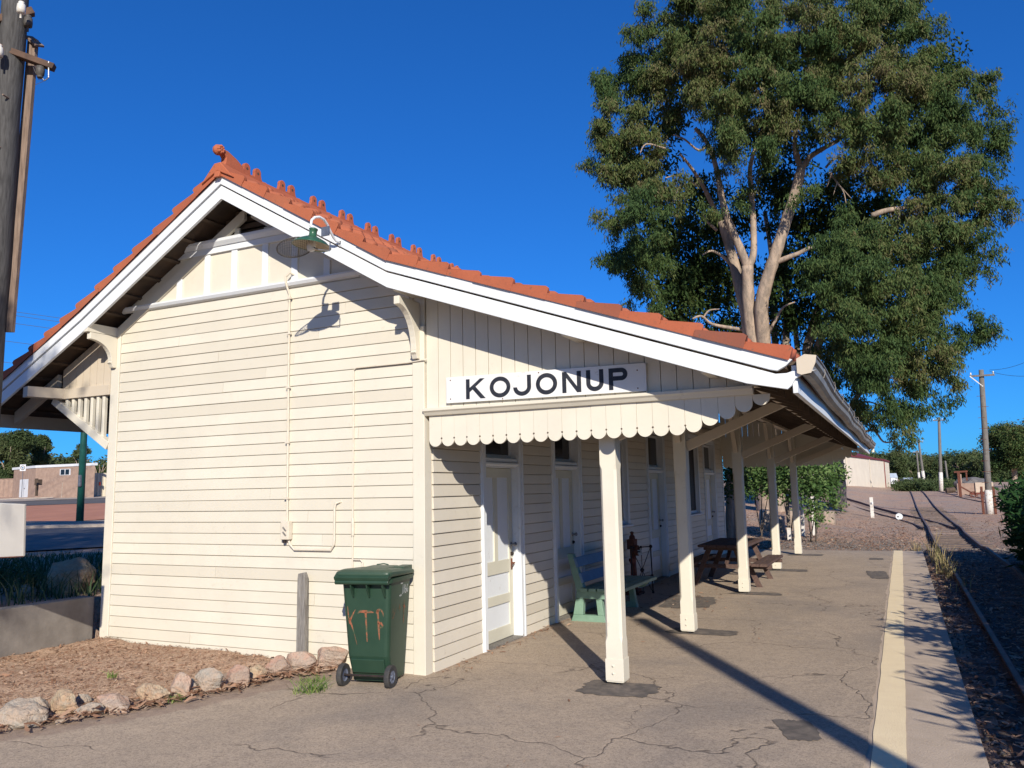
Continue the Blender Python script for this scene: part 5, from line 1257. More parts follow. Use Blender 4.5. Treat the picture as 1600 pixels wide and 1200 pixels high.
lob = [(1122,232,15,37.4),(1168,282,13,37.6),(1152,318,10,38),(1238,318,9,37.2),(1262,300,12,37.2),(1100,330,14,38.5),(1128,268,11,38),  # px, py, radius px, depth
 (1040,50,55,38),(1003,88,42,38),(1110,30,60,38),(1180,45,60,37),(1250,30,60,37),(1320,45,60,37),(1385,40,55,38),(1425,62,40,39),(1130,-25,60,40),(1230,-35,60,40),(1320,-35,60,40),(1395,-15,45,41),
 (962,140,40,38.5),(972,195,46,38),(952,240,34,38.5),(1003,240,42,38),(985,290,42,39),(1012,335,44,36.6),(965,345,28,39),(1035,300,34,37.5),(980,395,32,39),(1015,430,32,39.5),(962,412,22,39.2),(1000,462,20,39.5),(1020,480,14,39.5),
 (1062,120,45,37),(1122,100,55,36.6),(1190,115,55,36.4),(1262,105,58,36.2),(1330,115,60,36.4),(1398,125,52,36.8),(1448,130,46,37.5),(1128,170,38,36.5),(1158,222,36,36.4),(1210,180,42,36.2),(1285,175,42,36.2),(1200,240,26,36.6),(1065,165,26,38),
 (1495,140,40,38),(1527,190,38,38),(1478,195,50,37),(1430,205,45,36.5),(1372,200,42,36),(1322,225,34,36.5),(1558,196,16,38),(1526,285,44,36.6),(1485,278,42,36),(1540,330,36,37),(1482,338,36,36),(1432,262,32,36.4),(1382,275,32,36.6),(1350,258,24,36.4),(1548,240,22,38),
 (1445,362,36,36),(1500,385,38,36.5),(1534,415,22,37),(1388,385,38,36),(1345,375,34,36),(1312,335,20,37),(1425,330,22,37),
 (1305,405,42,36.4),(1285,440,30,36),(1345,430,42,35.4),(1395,440,42,35.2),(1455,435,40,36),(1468,480,36,36),(1420,500,46,35.6),(1372,510,42,35),(1322,505,36,35),(1520,510,24,37),(1543,528,14,37),(1500,530,18,37),(1440,560,40,36),(1392,565,38,35.6),(1350,585,28,35.4),(1468,592,28,36.5),(1432,625,26,36.5),(1402,660,16,36.5),(1385,635,20,36),(1335,550,30,35.4),(1300,480,28,35.6),(1418,675,12,36.5),(1470,625,14,36.6),
]
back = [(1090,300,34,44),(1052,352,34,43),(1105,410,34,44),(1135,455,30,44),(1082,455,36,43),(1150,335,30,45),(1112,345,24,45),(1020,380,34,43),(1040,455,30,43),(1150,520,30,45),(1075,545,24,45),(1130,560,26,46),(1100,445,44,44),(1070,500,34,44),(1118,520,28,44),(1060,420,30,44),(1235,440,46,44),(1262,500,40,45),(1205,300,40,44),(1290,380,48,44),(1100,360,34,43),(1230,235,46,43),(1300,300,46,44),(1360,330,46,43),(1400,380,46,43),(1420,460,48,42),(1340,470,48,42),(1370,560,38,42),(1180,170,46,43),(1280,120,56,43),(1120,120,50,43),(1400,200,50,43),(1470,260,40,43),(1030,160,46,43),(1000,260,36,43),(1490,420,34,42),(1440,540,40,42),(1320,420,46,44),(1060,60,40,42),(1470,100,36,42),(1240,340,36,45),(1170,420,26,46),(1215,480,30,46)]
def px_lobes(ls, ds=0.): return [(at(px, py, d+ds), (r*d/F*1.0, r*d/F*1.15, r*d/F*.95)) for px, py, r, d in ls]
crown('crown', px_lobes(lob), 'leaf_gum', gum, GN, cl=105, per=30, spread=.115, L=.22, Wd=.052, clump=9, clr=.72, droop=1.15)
crown('inner_crown', px_lobes(back), 'leaf_gum_dark', gum, GN, cl=55, per=15, spread=.20, L=.30, Wd=.12, clump=8, clr=1.3)  # inner leaves coloured darker, standing in for shade inside the crown
# ---- second gum right behind it
g2b = at(1309, 787, 45)
gum2 = thing('gum_tree', 'darker gum behind the pale forked one with leaning trunk and stout base by the shed', 'tree', (g2b[0], g2b[1], hz(g2b[0], g2b[1])))
MB_ = MB()
B = lambda px, py, d=45: at(px, py, d)
limbs(gum2, [
    ([B(1309, 792), B(1308, 760), B(1302, 700), B(1290, 640), B(1276, 590)], .50, .38),
    ([B(1285, 630), B(1262, 560), B(1268, 520), B(1278, 485, 44.6), B(1292, 450, 44.4), B(1310, 400, 44)], .34, .16),
    ([B(1270, 590), B(1274, 555), B(1288, 520, 44.5), B(1312, 500, 44), B(1345, 485, 43), B(1380, 450, 43)], .26, .10),
    ([B(1255, 600), B(1230, 560), B(1229, 500, 46), B(1228, 440, 46.5), B(1225, 380, 47)], .24, .16),
    ([B(1248, 570), B(1243, 520, 46), B(1234, 480, 46.5)], .18, .10),
    ([B(1240, 590), B(1213, 545, 47), B(1209, 480, 47.5), B(1208, 420, 48), B(1195, 330, 48)], .22, .12),
    ([B(1300, 690), B(1320, 650, 43), B(1342, 615, 42), B(1352, 580, 41.5), B(1380, 572, 41)], .20, .07), ([B(1342, 618, 42), B(1362, 600, 41.5), B(1395, 590, 41)], .10, .04),
    ([B(1310, 660, 43), B(1340, 668, 42), B(1352, 674, 41.6), B(1366, 672, 41.4), B(1380, 690, 41), B(1396, 690, 41)], .10, .03), ([B(1330, 640, 42.6), B(1352, 628, 42), B(1372, 632, 41.6)], .07, .03),
], seg=10)
MB_.build('trunk', 'bark_dark', gum2, smooth=True)
crown('crown', px_lobes([(1305,610,26,42),(1325,640,22,41.5),(1348,560,34,42),(1310,560,30,43),(1290,590,22,44),(1350,648,16,41.4),(1398,688,12,41),(1362,600,24,41.6),(1375,660,14,41.2),(1405,640,20,41.5),(1290,540,24,45)]), 'leaf_gum', gum2, GN, cl=100, per=28, spread=.12, L=.22, Wd=.055, clump=9, clr=.72, droop=1.15)

# ---- bushes behind the verandah
def bush(name, label, base, lobes, m='leaf_bush', cl=230, per=14, L=.13, Wd=.07, spread=.13, group=None, cat='shrub', stems=4, droop=.35, stem_r=.022, bark='bush_stem'):
    t = thing(name, label, cat, base, 0., group); mb = MB(); cs = [l[0] for l in lobes]
    for i in range(stems):
        e = Vector(cs[i % len(cs)]); b = Vector((base[0]+rnd.uniform(-.12, .12), base[1]+rnd.uniform(-.12, .12), base[2]-.05)); md = b.lerp(e, .5)+Vector((rnd.uniform(-.1, .1), rnd.uniform(-.1, .1), .1))
        limb(mb, [b, md, e], stem_r, stem_r*.3, base, 6)
    mb.build('stem', bark, t, smooth=True); crown('foliage', lobes, m, t, GN, cl, per, spread, L, Wd, droop, .1); return t
VG = 'green bushes seen under the verandah'
def gl(px, py, d, dz=0.): p = at(px, py, d); return (p[0], p[1], hz(p[0], p[1])+dz)
bush('shrub', 'leafy green bush between the third and fourth verandah posts', gl(1185, 790, 27), px_lobes([(1172, 740, 22, 27), (1195, 735, 24, 27.5), (1180, 758, 18, 26.8), (1205, 752, 18, 27.4), (1160, 750, 14, 27), (1190, 715, 22, 28)]), group=VG)
bush('shrub', 'leafy green bush between the fourth and last verandah posts', gl(1228, 800, 26), px_lobes([(1222, 738, 22, 26), (1236, 752, 20, 26), (1220, 765, 16, 25.6), (1240, 728, 20, 26.4), (1212, 748, 16, 26.2), (1225, 712, 22, 27)]), group=VG)
bush('shrub', 'broad green bush right of the last verandah post with low trailing tips', gl(1268, 812, 25), px_lobes([(1262, 740, 24, 25), (1282, 748, 22, 25.2), (1262, 765, 20, 24.8), (1290, 768, 16, 25), (1268, 790, 13, 24.6), (1275, 808, 8, 24.4), (1300, 738, 14, 25.6), (1258, 722, 20, 25.4), (1312, 735, 9, 25.4), (1305, 785, 10, 25.2), (1285, 718, 16, 26)]), group=VG)
dk = bush('small_tree', 'dark mottled trunk and shaded foliage at the far corner of the station', gl(1142, 850, 23.2), px_lobes([(1138, 735, 16, 23.4), (1150, 745, 14, 23.4), (1135, 765, 12, 23.3), (1152, 725, 16, 23.6)]), m='leaf_gum_dark', cat='tree', stems=3, stem_r=.17, bark='bark_dark')
# ---- dark shrub at the right edge, its shade lies over the track
RG = np.random.default_rng(33)
def hedge(y0, y1, n, top):
    ls = []
    for i in range(n):
        y = lerp(y0, y1, (i+.5)/n)+RG.uniform(-.25, .25); h = top(y)*RG.uniform(.86, 1.1); r = RG.uniform(.55, .75)
        ls.append(((6.85+RG.uniform(-.15, .25), y, h-r-.05), (r, r*1.15, r))); ls.append(((6.8+RG.uniform(0, .3), y+.3, .45), (.6, .8, .65))); ls.append(((7.9+RG.uniform(0, .5), y, h-.5), (.8, .9, .9)))
    return ls
HG = dict(m='leaf_cycad', cl=130, per=15, L=.24, Wd=.055, spread=.10, droop=-.1, stems=9)
bush('shrub', 'dense dark green shrub leaning over the track at the right edge', (7.5, 12.2, hz(7.5, 12.2)), hedge(7.4, 15.2, 8, lambda y: 1.75), **HG)
bush('shrub', 'dark shrub beside the track outside the picture shading the platform edge', (7.5, 3., hz(7.5, 3.)), hedge(-2.9, 7., 11, lambda y: float(np.interp(y, [-3, -1.5, 2, 6], [2.15, 2.26, 1.92, 1.68]))), **HG)
# ---- dry weeds at the platform edge and grass tufts
def tuft(name, label, c_, n, h, r, m, seed, cat, lean=.25, w=.006, group=None):
    g = np.random.default_rng(seed); x = g.normal(0, r, n); y = g.normal(0, r, n); a = g.uniform(0, 6.28, n); hh = g.uniform(.5, 1.1, n)*h; l = g.normal(0, lean, (n, 2))*hh[:, None]; V = np.empty((n, 6, 3))
    for k, (t, ww) in enumerate(((0, 1), (.55, .8), (1, .15))):
        cx = x+l[:, 0]*t*t; cy = y+l[:, 1]*t*t
        for s_ in (0, 1):
            o_ = (s_*2-1)*w*ww; V[:, k*2+s_] = np.stack([cx+np.cos(a)*o_, cy+np.sin(a)*o_, hh*t-.01], -1)
    b = np.arange(n)[:, None]*6; Q = np.concatenate([b+np.array([[0, 1, 3, 2]]), b+np.array([[2, 3, 5, 4]])])
    o = npmesh(name, V.reshape(-1, 3), Q, m, np.repeat(g.uniform(0, 1, n), 6)); o.location = c_; return tag(o, label, cat, group)
WG = 'dry weeds along the platform edge'
for i, (x, y, n, h, lb) in enumerate([(4.86, 12.3, 20, .62, 'tallest clump of straw coloured weeds in the gap by the coping'), (4.82, 14.6, 12, .85, 'thin tall dry stalks near the end of the coping'), (4.98, 11.5, 22, .45, 'dry weeds with greener leaves beside the near rail'), (5.0, 9.2, 7, .35, 'single wispy weed close to the rail in the shade'), (4.5, 18.2, 16, .32, 'small dry tuft on the gravel past the coping')]):
    tuft('dry_weed', lb, (x, y, hz(x, y)), n*2, h, .07, 'leaf_straw', 60+i, 'weed', .22, .007, WG)
tuft('grass_tuft', 'bright green grass tuft on the sand just left of the bin wheel', (-.62, -.92, .012), 110, .11, .075, 'leaf_lawn', 71, 'grass tuft', 1.0, .004)
tuft('grass_tuft', 'flat small grass patch in front of the pink peaked stone', (-.86, -.62, .014), 70, .06, .07, 'leaf_lawn', 72, 'grass tuft', .9, .004)
tuft('grass_tuft', 'tiny green seedling on the mulch bed', (-2.55, -1.45, .09), 24, .07, .02, 'leaf_lawn', 73, 'grass tuft', .6, .005)
tuft('grass_tuft', 'little weed among bark strips outside the border stones', (-1.52, -1.62, .02), 40, .06, .05, 'leaf_lawn', 74, 'grass tuft', .8, .004)
# shaded bed of grass and flowers above the retaining wall
g = np.random.default_rng(81); n = 9000; l_ = g.uniform(-1.25, -.34, n); d_ = g.uniform(9.4, 16.5, n); x = CAM[0]+CFH[0]*d_+CRH[0]*l_*d_; y = CAM[1]+CFH[1]*d_+CRH[1]*l_*d_
k = (x < -4.95+.18*np.minimum(y, 0)) & ~((x > -4.9) & (y > -.2)); x, y = x[k], y[k]; n = len(x); hh = g.uniform(.10, .38, n)*(1-.6*sst(12, 16, dep(x, y))); a = g.uniform(0, 6.28, n); ln = g.normal(0, .35, (n, 2))*hh[:, None]; V = np.empty((n, 6, 3)); z0 = H(x, y)
for kk, (t, ww) in enumerate(((0, 1), (.55, .8), (1, .15))):
    for s_ in (0, 1): V[:, kk*2+s_] = np.stack([x+ln[:, 0]*t*t+np.cos(a)*(s_*2-1)*.009*ww, y+ln[:, 1]*t*t+np.sin(a)*(s_*2-1)*.009*ww, z0+hh*t-.01], -1)
b = np.arange(n)[:, None]*6; Q = np.concatenate([b+np.array([[0, 1, 3, 2]]), b+np.array([[2, 3, 5, 4]])])
tag(npmesh('grass', V.reshape(-1, 3), Q, 'leaf_grass', np.repeat(g.uniform(0, 1, n), 6)), 'long dark grass in the shaded bed by the car park', 'grass', kind='stuff')
bush('shrub', 'grey leaved low plant in the shaded bed near the steel panel', gl(35, 925, 10.3), px_lobes([(30, 905, 22, 10.3), (48, 915, 16, 10.2), (10, 900, 20, 10.5)]), cl=700, per=10, L=.06, Wd=.03, spread=.04, m='leaf_far')

# ---- trees farther away
def far_tree(name, label, px, py, d, top, w, seed, group=None, m='leaf_far', trunk=True, gaps=.0, L=None, dens=1., cat='tree', shape='round', bark='bark_pale', cb=.24):
    """tree whose foot is at pixel (px,py), depth d, crown up to pixel row 'top', w pixels wide"""
    g = np.random.default_rng(seed); p = at(px, py, d); z0 = hz(p[0], p[1]); hgt = (at(px, top, d)[2])-z0; W_ = w*d/F
    t = thing(name, label, cat, (p[0], p[1], z0), 0., group); ls = []; n = int(11 if shape == 'round' else 13)
    if trunk:
        mb = MB(); limb(mb, [(p[0], p[1], z0-.3), (p[0]+.02*W_, p[1], z0+hgt*.3), (p[0]-.02*W_, p[1], z0+hgt*.6)], W_*.035+.08, W_*.02+.03, t.location, 7)
        for i in range(5):
            a = g.uniform(0, 6.28); limb(mb, [(p[0], p[1], z0+hgt*g.uniform(.15, .4)), (p[0]+math.cos(a)*W_*.18, p[1]+math.sin(a)*W_*.18, z0+hgt*.55), (p[0]+math.cos(a)*W_*.33, p[1]+math.sin(a)*W_*.33, z0+hgt*g.uniform(.6, .8))], W_*.02+.04, .03, t.location, 5)
        mb.build('trunk', bark, t, smooth=True)
    for i in range(n):
        u = g.uniform(-1, 1); v = g.uniform(0, 1) if shape != 'low' else g.uniform(0, .8); a = g.uniform(0, 6.28)
        env = math.sqrt(max(.08, 1-(2*v-1.0)**2*.85)) if shape == 'round' else (1-.75*v if shape == 'cone' else 1.)
        rr = W_*.19*g.uniform(.75, 1.25)*(1-gaps*.4)
        zz = z0+hgt*(cb+(.90-cb)*v) if shape != 'low' else z0+hgt*(.05+.8*v)
        zz = min(zz, z0+hgt-rr*.8)
        ls.append(((p[0]+math.cos(a)*abs(u)**.6*W_*.36*env, p[1]+math.sin(a)*abs(u)**.6*W_*.36*env, zz), (rr, rr, rr*.8)))
    Lf = L or max(.20, d*.0030); k = dens*240/(max(.2, ls[0][1][0])**2)/n*3.6
    crown('crown', ls, m, t, g, cl=k, per=12, spread=ls[0][1][0]*.16, L=Lf, Wd=Lf*.45, droop=.4); return t
FT = 'trees along the horizon beyond the yard'
far_tree('tree', 'big spreading tree with pale split trunk at the right edge of the yard', 1585, 762, 104, 664, 110, 1, m='leaf_gum', dens=2.6, cb=.42)
far_tree('tree', 'open crowned gum rising behind the steel shed', 1404, 758, 150, 704, 34, 2, FT, dens=1.4)
for i, (px, top, w, d, lb) in enumerate([(1378, 716, 36, 190, 'dark tree top just right of the shed roof'), (1430, 722, 44, 210, 'rounded tree behind the two small white sheds'), (1455, 716, 40, 225, 'tree between the leaning pole and the tall plain pole'), (1482, 713, 40, 200, 'tree directly behind the tall plain telegraph pole'), (1505, 709, 44, 190, 'highest tree on the horizon over the rubble heap'), (1528, 713, 40, 185, 'tree left of the nearest telegraph pole on the horizon'), (1545, 720, 34, 160, 'tree half behind the nearest telegraph pole'), (1415, 722, 30, 230, 'small tree beside the open crowned gum')]):
    far_tree('tree', lb, px, 757, d, top, w, 10+i, FT, dens=1.2)
LT = 'trees behind the brick block'
far_tree('tree', 'tall loose gum behind the brick block nearest the picture edge', 14, 764, 112, 672, 78, 31, LT, dens=2.6)
far_tree('tree', 'dense pointed dark tree behind the brick block', 60, 764, 118, 676, 50, 32, LT, shape='cone', dens=2.6, m='leaf_far')
far_tree('tree', 'airy thin gum seen beside the green lamp post', 124, 764, 125, 684, 40, 33, LT, gaps=.6, dens=1.1)
far_tree('tree', 'low dark tree between the brick block and the station wall', 155, 764, 120, 708, 40, 34, LT, dens=1.6, shape='low', m='leaf_gum_dark')
far_tree('tree', 'low bushy tree behind the middle of the brick block', 98, 764, 128, 714, 44, 35, LT, dens=1.6, shape='low')
# far wood and yard scrub: masses
g = np.random.default_rng(90)
ls = []
for i in range(90):
    px = g.uniform(1340, 1720); d = g.uniform(230, 300); p = at(px, 757, d); ls.append(((p[0], p[1], 2.2+g.uniform(.5, 6.5)), (g.uniform(3, 5), 3, g.uniform(2, 3.4))))
for i in range(40):
    px = g.uniform(-260, 175); d = g.uniform(150, 190); p = at(px, 766, d); ls.append(((p[0], p[1], 3.4+g.uniform(.0, 5.)), (g.uniform(3, 5), 3, g.uniform(2, 3))))
o = crown('far_wood', ls, 'leaf_far', None, g, cl=14, per=14, spread=.8, L=.75, Wd=.4, droop=.2); tag(o, 'distant dark wood closing the horizon', 'wood', kind='stuff')
ls = []
for i in range(60):
    px = g.uniform(1408, 1512); d = g.uniform(92, 118); p = at(px, 760, d); ls.append(((p[0], p[1], hz(p[0], p[1])+g.uniform(.05, .55)), (1.1, 1.1, .45)))
o = crown('scrub', ls, 'leaf_far', None, g, cl=50, per=10, spread=.25, L=.34, Wd=.16, droop=-.2); tag(o, 'low grey green scrub across the yard', 'scrub', kind='stuff')

# shade trees outside the picture: their shadows fall on the bed, car park and wall corner
def shade_tree(label, tgt, t, r, seed, dens=1., flat=.8, nl=9):
    """crown placed up-sun of the target point by t"""
    g = np.random.default_rng(seed); c_ = np.array(tgt)+t*np.array([.637, -1, .565]); z0 = 0.
    tr = thing('gum_tree', label, 'tree', (c_[0], c_[1], z0)); mb = MB(); limb(mb, [(c_[0], c_[1], -.2), (c_[0]+.1, c_[1], c_[2]*.5), (c_[0], c_[1], c_[2])], .20, .10, tr.location, 10)
    for i in range(6):
        a = i*1.05; limb(mb, [(c_[0], c_[1], c_[2]-r*.6), (c_[0]+math.cos(a)*r*.4, c_[1]+math.sin(a)*r*.4, c_[2]), (c_[0]+math.cos(a)*r*.75, c_[1]+math.sin(a)*r*.75, c_[2]+.3)], .09, .03, tr.location, 6)
    mb.build('trunk', 'bark_pale', tr, smooth=True)
    ls = []
    for i in range(nl):
        a = g.uniform(0, 6.28); u = math.sqrt(g.uniform(0, 1)); ls.append(((c_[0]+math.cos(a)*u*r*.75, c_[1]+math.sin(a)*u*r*.75, c_[2]+g.uniform(-.7, .7)*r*flat), (r*.42, r*.42, r*.36)))
    crown('crown', ls, 'leaf_gum', tr, g, cl=46*dens, per=16, spread=.26, L=.24, Wd=.07)
shade_tree('gum outside the picture shading the bed above the retaining wall', (-8.95, .0, .5), 15., 3.1, 51, 6, nl=15)
shade_tree('second gum outside the picture shading the car park', (-15.5, 6, .9), 19., 4.6, 52, .7)
shade_tree('third gum outside the picture dappling the island with the green post', (-26, 14, .9), 21., 3.6, 53, .9)
# =================================================================== structures and things in the distance
PG = 'telegraph poles beside the track'
def tele(label, base, top, r, arm=True, white=1.0, stubs=False, m='far_pole'):
    b = Vector((base[0], base[1], hz(base[0], base[1]))); top = np.array(top); top = CAM+(top-CAM)*(1+.128*(top[2]-b.z)/float(np.dot(top-CAM, CF))); t = thing('telegraph_pole', label, 'telegraph pole', b, 0., PG); tp_ = Vector(top)-b
    MB().tube([Vector((0, 0, -.4)), tp_*.33, tp_*.66, tp_], [r*1.15, r*1.05, r*.95, r*.82], 12).build('shaft', m, t, smooth=True)
    if white:
        wz = tp_*(white/tp_.length); MB().tube([Vector((0, 0, -.05)), wz], [r*1.32, r*1.26], 12).build('whitewashed_foot', 'whitewash', t, smooth=True)
    if stubs:
        for s_ in (-1, 1): MB().box((s_*r*1.9-.06, -.09, -.3), (s_*r*1.9+.06, .09, 1.55)).build('stub', 'rust', t, bevel=.006)
    if arm:
        a = tp_-Vector((0, 0, .35)); MB().beam(a+Vector((-.62, -r-.04, 0)), a+Vector((.62, -r-.04, 0)), .08, .10).build('cross_arm', 'far_pole', t)
        for x in (-.55, -.3, .3, .55) if not stubs else (-.56, .56):
            MB().lathe([(.001, .16), (.035, .15), (.045, .08), (.03, .06), (.045, .03), (.02, .0), (.015, -.02)], a+Vector((x, -r-.04, .05)), (0, 0, 1), 10).build('insulator', 'porcelain', t)
    return t
p1 = at(1547, 808, 45.2); tt = at(1533, 578, 45.2); q1 = tele('nearest telegraph pole with whitewashed foot between two brown stubs', p1, tt, .155, True, 1.35, True)
o_ = q1.location; tp_ = Vector(tt)-o_
for i in range(9):
    c_ = tp_*(.22+.075*i); MB().tube([c_+Vector((-.26, 0, 0)), c_+Vector((.26, 0, 0))] if i % 2 else [c_+Vector((-.30, .02, 0)), c_+Vector((.05, .0, 0))], .012, 5).build('step_bolt', 'rust', q1)
MB().beam(tp_+Vector((-.60, -.2, -.33)), tp_+Vector((.0, -.16, -.95)), .03, .05).build('arm_brace', 'far_white', q1)
tele('tall plain telegraph pole in the middle of the yard with white foot', at(1471, 770, 88), at(1467, 652, 88), .16, True, 2.1)
tele('leaning telegraph pole beyond the scrub with thick white foot', at(1445, 760, 118), at(1435, 687, 118), .17, True, 2.4)
tele('farthest small telegraph pole left of the leaning one', at(1437, 757, 150), at(1432, 704, 150), .16, True, 2.4)
tele('short bare greenish pole without cross arm among the scrub', at(1481, 750, 108), at(1477, 720, 108), .13, False, 0)

# steel shed
def quadbox(t, name, m, pts2, z0, z1, **k):
    n = len(pts2); vs = [(x, y, z0) for x, y in pts2]+[(x, y, z1) for x, y in pts2]
    return MB().add(vs, [tuple(range(n))[::-1], tuple(range(n, 2*n))]+[(i, (i+1) % n, n+(i+1) % n, n+i) for i in range(n)]).build(name, m, t, **k)
a, b, c_ = at(1312, 766, 85), at(1384, 764, 112), at(1391.5, 760, 122)
sh = thing('steel_shed', 'large cream corrugated steel shed with dark red roof edge', 'shed', (a[0], a[1], 0))
zb, zt = .55, 4.75
def S2(p): return np.array([p[0]-a[0], p[1]-a[1]])
A2, B2, C2 = S2(a), S2(b), S2(c_); w_ = C2-B2; D2 = A2+(w_/np.linalg.norm(w_))*0+np.array([-9, 4.0]); C3 = B2+(C2-B2); E2 = C3+np.array([-9., 4.])
def corr(p, q, z0, z1, amp=.045, per=.42):
    L_ = np.linalg.norm(q-p); n = int(L_/per*4); u = (q-p)/L_; nr = np.array([u[1], -u[0]]); vs = []; fs = []
    for i in range(n+1):
        o = amp*(1 if (i % 4) < 2 else -1)*.5; x, y = p+u*L_*i/n+nr*o; vs += [(x, y, z0), (x, y, z1)]
    for i in range(n): fs.append((2*i, 2*i+2, 2*i+3, 2*i+1))
    return vs, fs
for p, q in ((A2, B2), (B2, C2)):
    MB().add(*corr(p, q, zb, zt)).build('wall', 'shed_sheet', sh)
MB().add(*corr(C2, E2, zb, zt)).build('wall', 'shed_sheet', sh); MB().add(*corr(D2, A2, zb, zt)).build('wall', 'shed_sheet', sh)
Fx = (A2+D2)/2; Gx = (C2+E2)/2
MB().add([(*A2, zt), (*B2, zt), (*C2, zt), (*Gx, zt+1.6), (*Fx, zt+1.6), (*E2, zt), (*D2, zt)], [(0, 1, 2, 3, 4), (4, 3, 5, 6), (2, 5, 3), (0, 4, 6)]).build('roof', 'shed_red', sh)
for p, q in ((A2, B2), (B2, C2)): MB().beam((*p, zt+.02), (*q, zt+.02), .28, .24).build('gutter', 'shed_red', sh)
MB().beam((*B2, zb), (*B2, zt), .30, .22, up=(1, 0, 0)).build('downpipe', 'shed_red', sh)
for t_ in (.14, .62):
    p = A2+(B2-A2)*t_; u = (B2-A2)/np.linalg.norm(B2-A2); nr = np.array([u[1], -u[0]])*.07; MB().beam((*(p+nr), zb), (*(p+nr), zt), .10, .05, up=(u[0], u[1], 0)).build('sheet_joint', 'shed_sheet', sh)
# small white sheds
def small_shed(label, px0, px1, py, d, top, roof, group):
    p, q = at(px0, py, d), at(px1, py, d); zt_ = at(px0, top, d)[2]; t = thing('small_shed', label, 'shed', (p[0], p[1], hz(p[0], p[1])), 0., group); z0 = t.location.z
    u = np.array([q[0]-p[0], q[1]-p[1]]); n = np.array([-u[1], u[0]])*.7; P4 = [(0, 0), tuple(u), tuple(u+n), tuple(n)]
    quadbox(t, 'wall', 'far_white', P4, -.4, zt_-z0); h = zt_-z0; c0, c1 = np.array(P4[0])*.5+np.array(P4[3])*.5, np.array(P4[1])*.5+np.array(P4[2])*.5
    e = u*.06; P5 = [np.array(P4[0])-e-n*.08, np.array(P4[1])+e-n*.08, np.array(P4[2])+e+n*.08, np.array(P4[3])-e+n*.08]
    MB().add([(*P5[0], h), (*P5[1], h), (*P5[2], h), (*P5[3], h), (*(c0-e), h+roof), (*(c1+e), h+roof)], [(0, 1, 5, 4), (2, 3, 4, 5), (0, 4, 3), (1, 2, 5), (3, 2, 1, 0)]).build('roof', 'far_roof', t)
    dd = u*.25; k = -n*.004
    MB().add([(*(dd+k), -.3), (*(dd*1.9+k), -.3), (*(dd*1.9+k), h*.75), (*(dd+k), h*.75)], [(0, 1, 2, 3)]).build('door', 'steel_grey', t)
small_shed('white shed with pale blue pitched roof next to the steel shed', 1392.5, 1403, 757.5, 135, 746.5, .75, 'small white sheds beyond the yard')
small_shed('lower white shed half sunk in the scrub right of the blue roofed one', 1413, 1428, 756, 145, 749.5, .35, 'small white sheds beyond the yard')
# rubble heap, ruin and rusty gear
hp = at(1522, 757, 82); mb = MB()
tag(rock('spoil_heap', 'stone', (hp[0], hp[1], hz(hp[0], hp[1])+.4), (2.2, 1.8, 1.35), 120, .3), 'grey mound of rubble in the yard', 'heap')
br = at(1513, 764, 74); bt = thing('block_ruin', 'low brick and block wall remains before the rubble mound', 'ruin', (br[0], br[1], hz(br[0], br[1])))
MB().box((-.9, 0, -.3), (.55, .5, 1.05)).build('wall', 'brick', bt, bevel=.03); MB().box((.56, -.15, -.3), (2.0, .4, 1.1)).build('block', 'concrete', bt, bevel=.03); MB().box((-.75, .1, 1.06), (-.45, .4, 1.9)).build('chimney_stub', 'brick', bt, bevel=.03)
rg = at(1500, 765, 70); rt = thing('rusty_gantry', 'rusty upright steel frame standing in the yard', 'gantry', (rg[0], rg[1], hz(rg[0], rg[1])))
MB().beam((0, 0, -.3), (0, 0, 2.1), .22, .22, up=(1, 0, 0)).build('upright', 'rust', rt); MB().beam((-.1, 0, 1.0), (1.2, 0, .1), .12, .12).build('stay', 'rust', rt); MB().beam((-.35, 0, 2.15), (.7, .1, 2.2), .14, .14).build('head_beam', 'rust', rt); MB().beam((.6, .1, 2.1), (.6, .1, 1.4), .12, .12, up=(1, 0, 0)).build('hanger', 'rust', rt)
rc = at(1529, 766, 68); ct = thing('rusty_plough', 'tangle of rusty red farm implement on small wheels', 'implement', (rc[0], rc[1], hz(rc[0], rc[1])))
MB().box((-.6, -.2, .25), (.6, .2, .42)).build('frame', 'rust_red', ct, bevel=.02)
for i in range(6): MB().beam((-.5+.2*i, 0, .4), (-.55+.22*i, -.15, .02+.5*(i % 2)), .05, .05).build('tine', 'rust_red', ct)
for s_ in (-.45, .45): MB().ring((s_, -.25, .25), .24, .04, (0, 1, 0), 16, 6).build('wheel', 'rust', ct)
dr = at(1485, 768, 80); dt = thing('oil_drum', 'small dark drum lying by the tall plain pole', 'drum', (dr[0], dr[1], hz(dr[0], dr[1])+.25)); MB().lathe([(.001, -.4), (.27, -.4), (.27, -.13), (.285, -.12), (.27, -.11), (.27, .11), (.285, .12), (.27, .13), (.27, .4), (.001, .4)], (0, 0, 0), (1, .3, .1), 16).build('shell', 'timber_dark', dt)
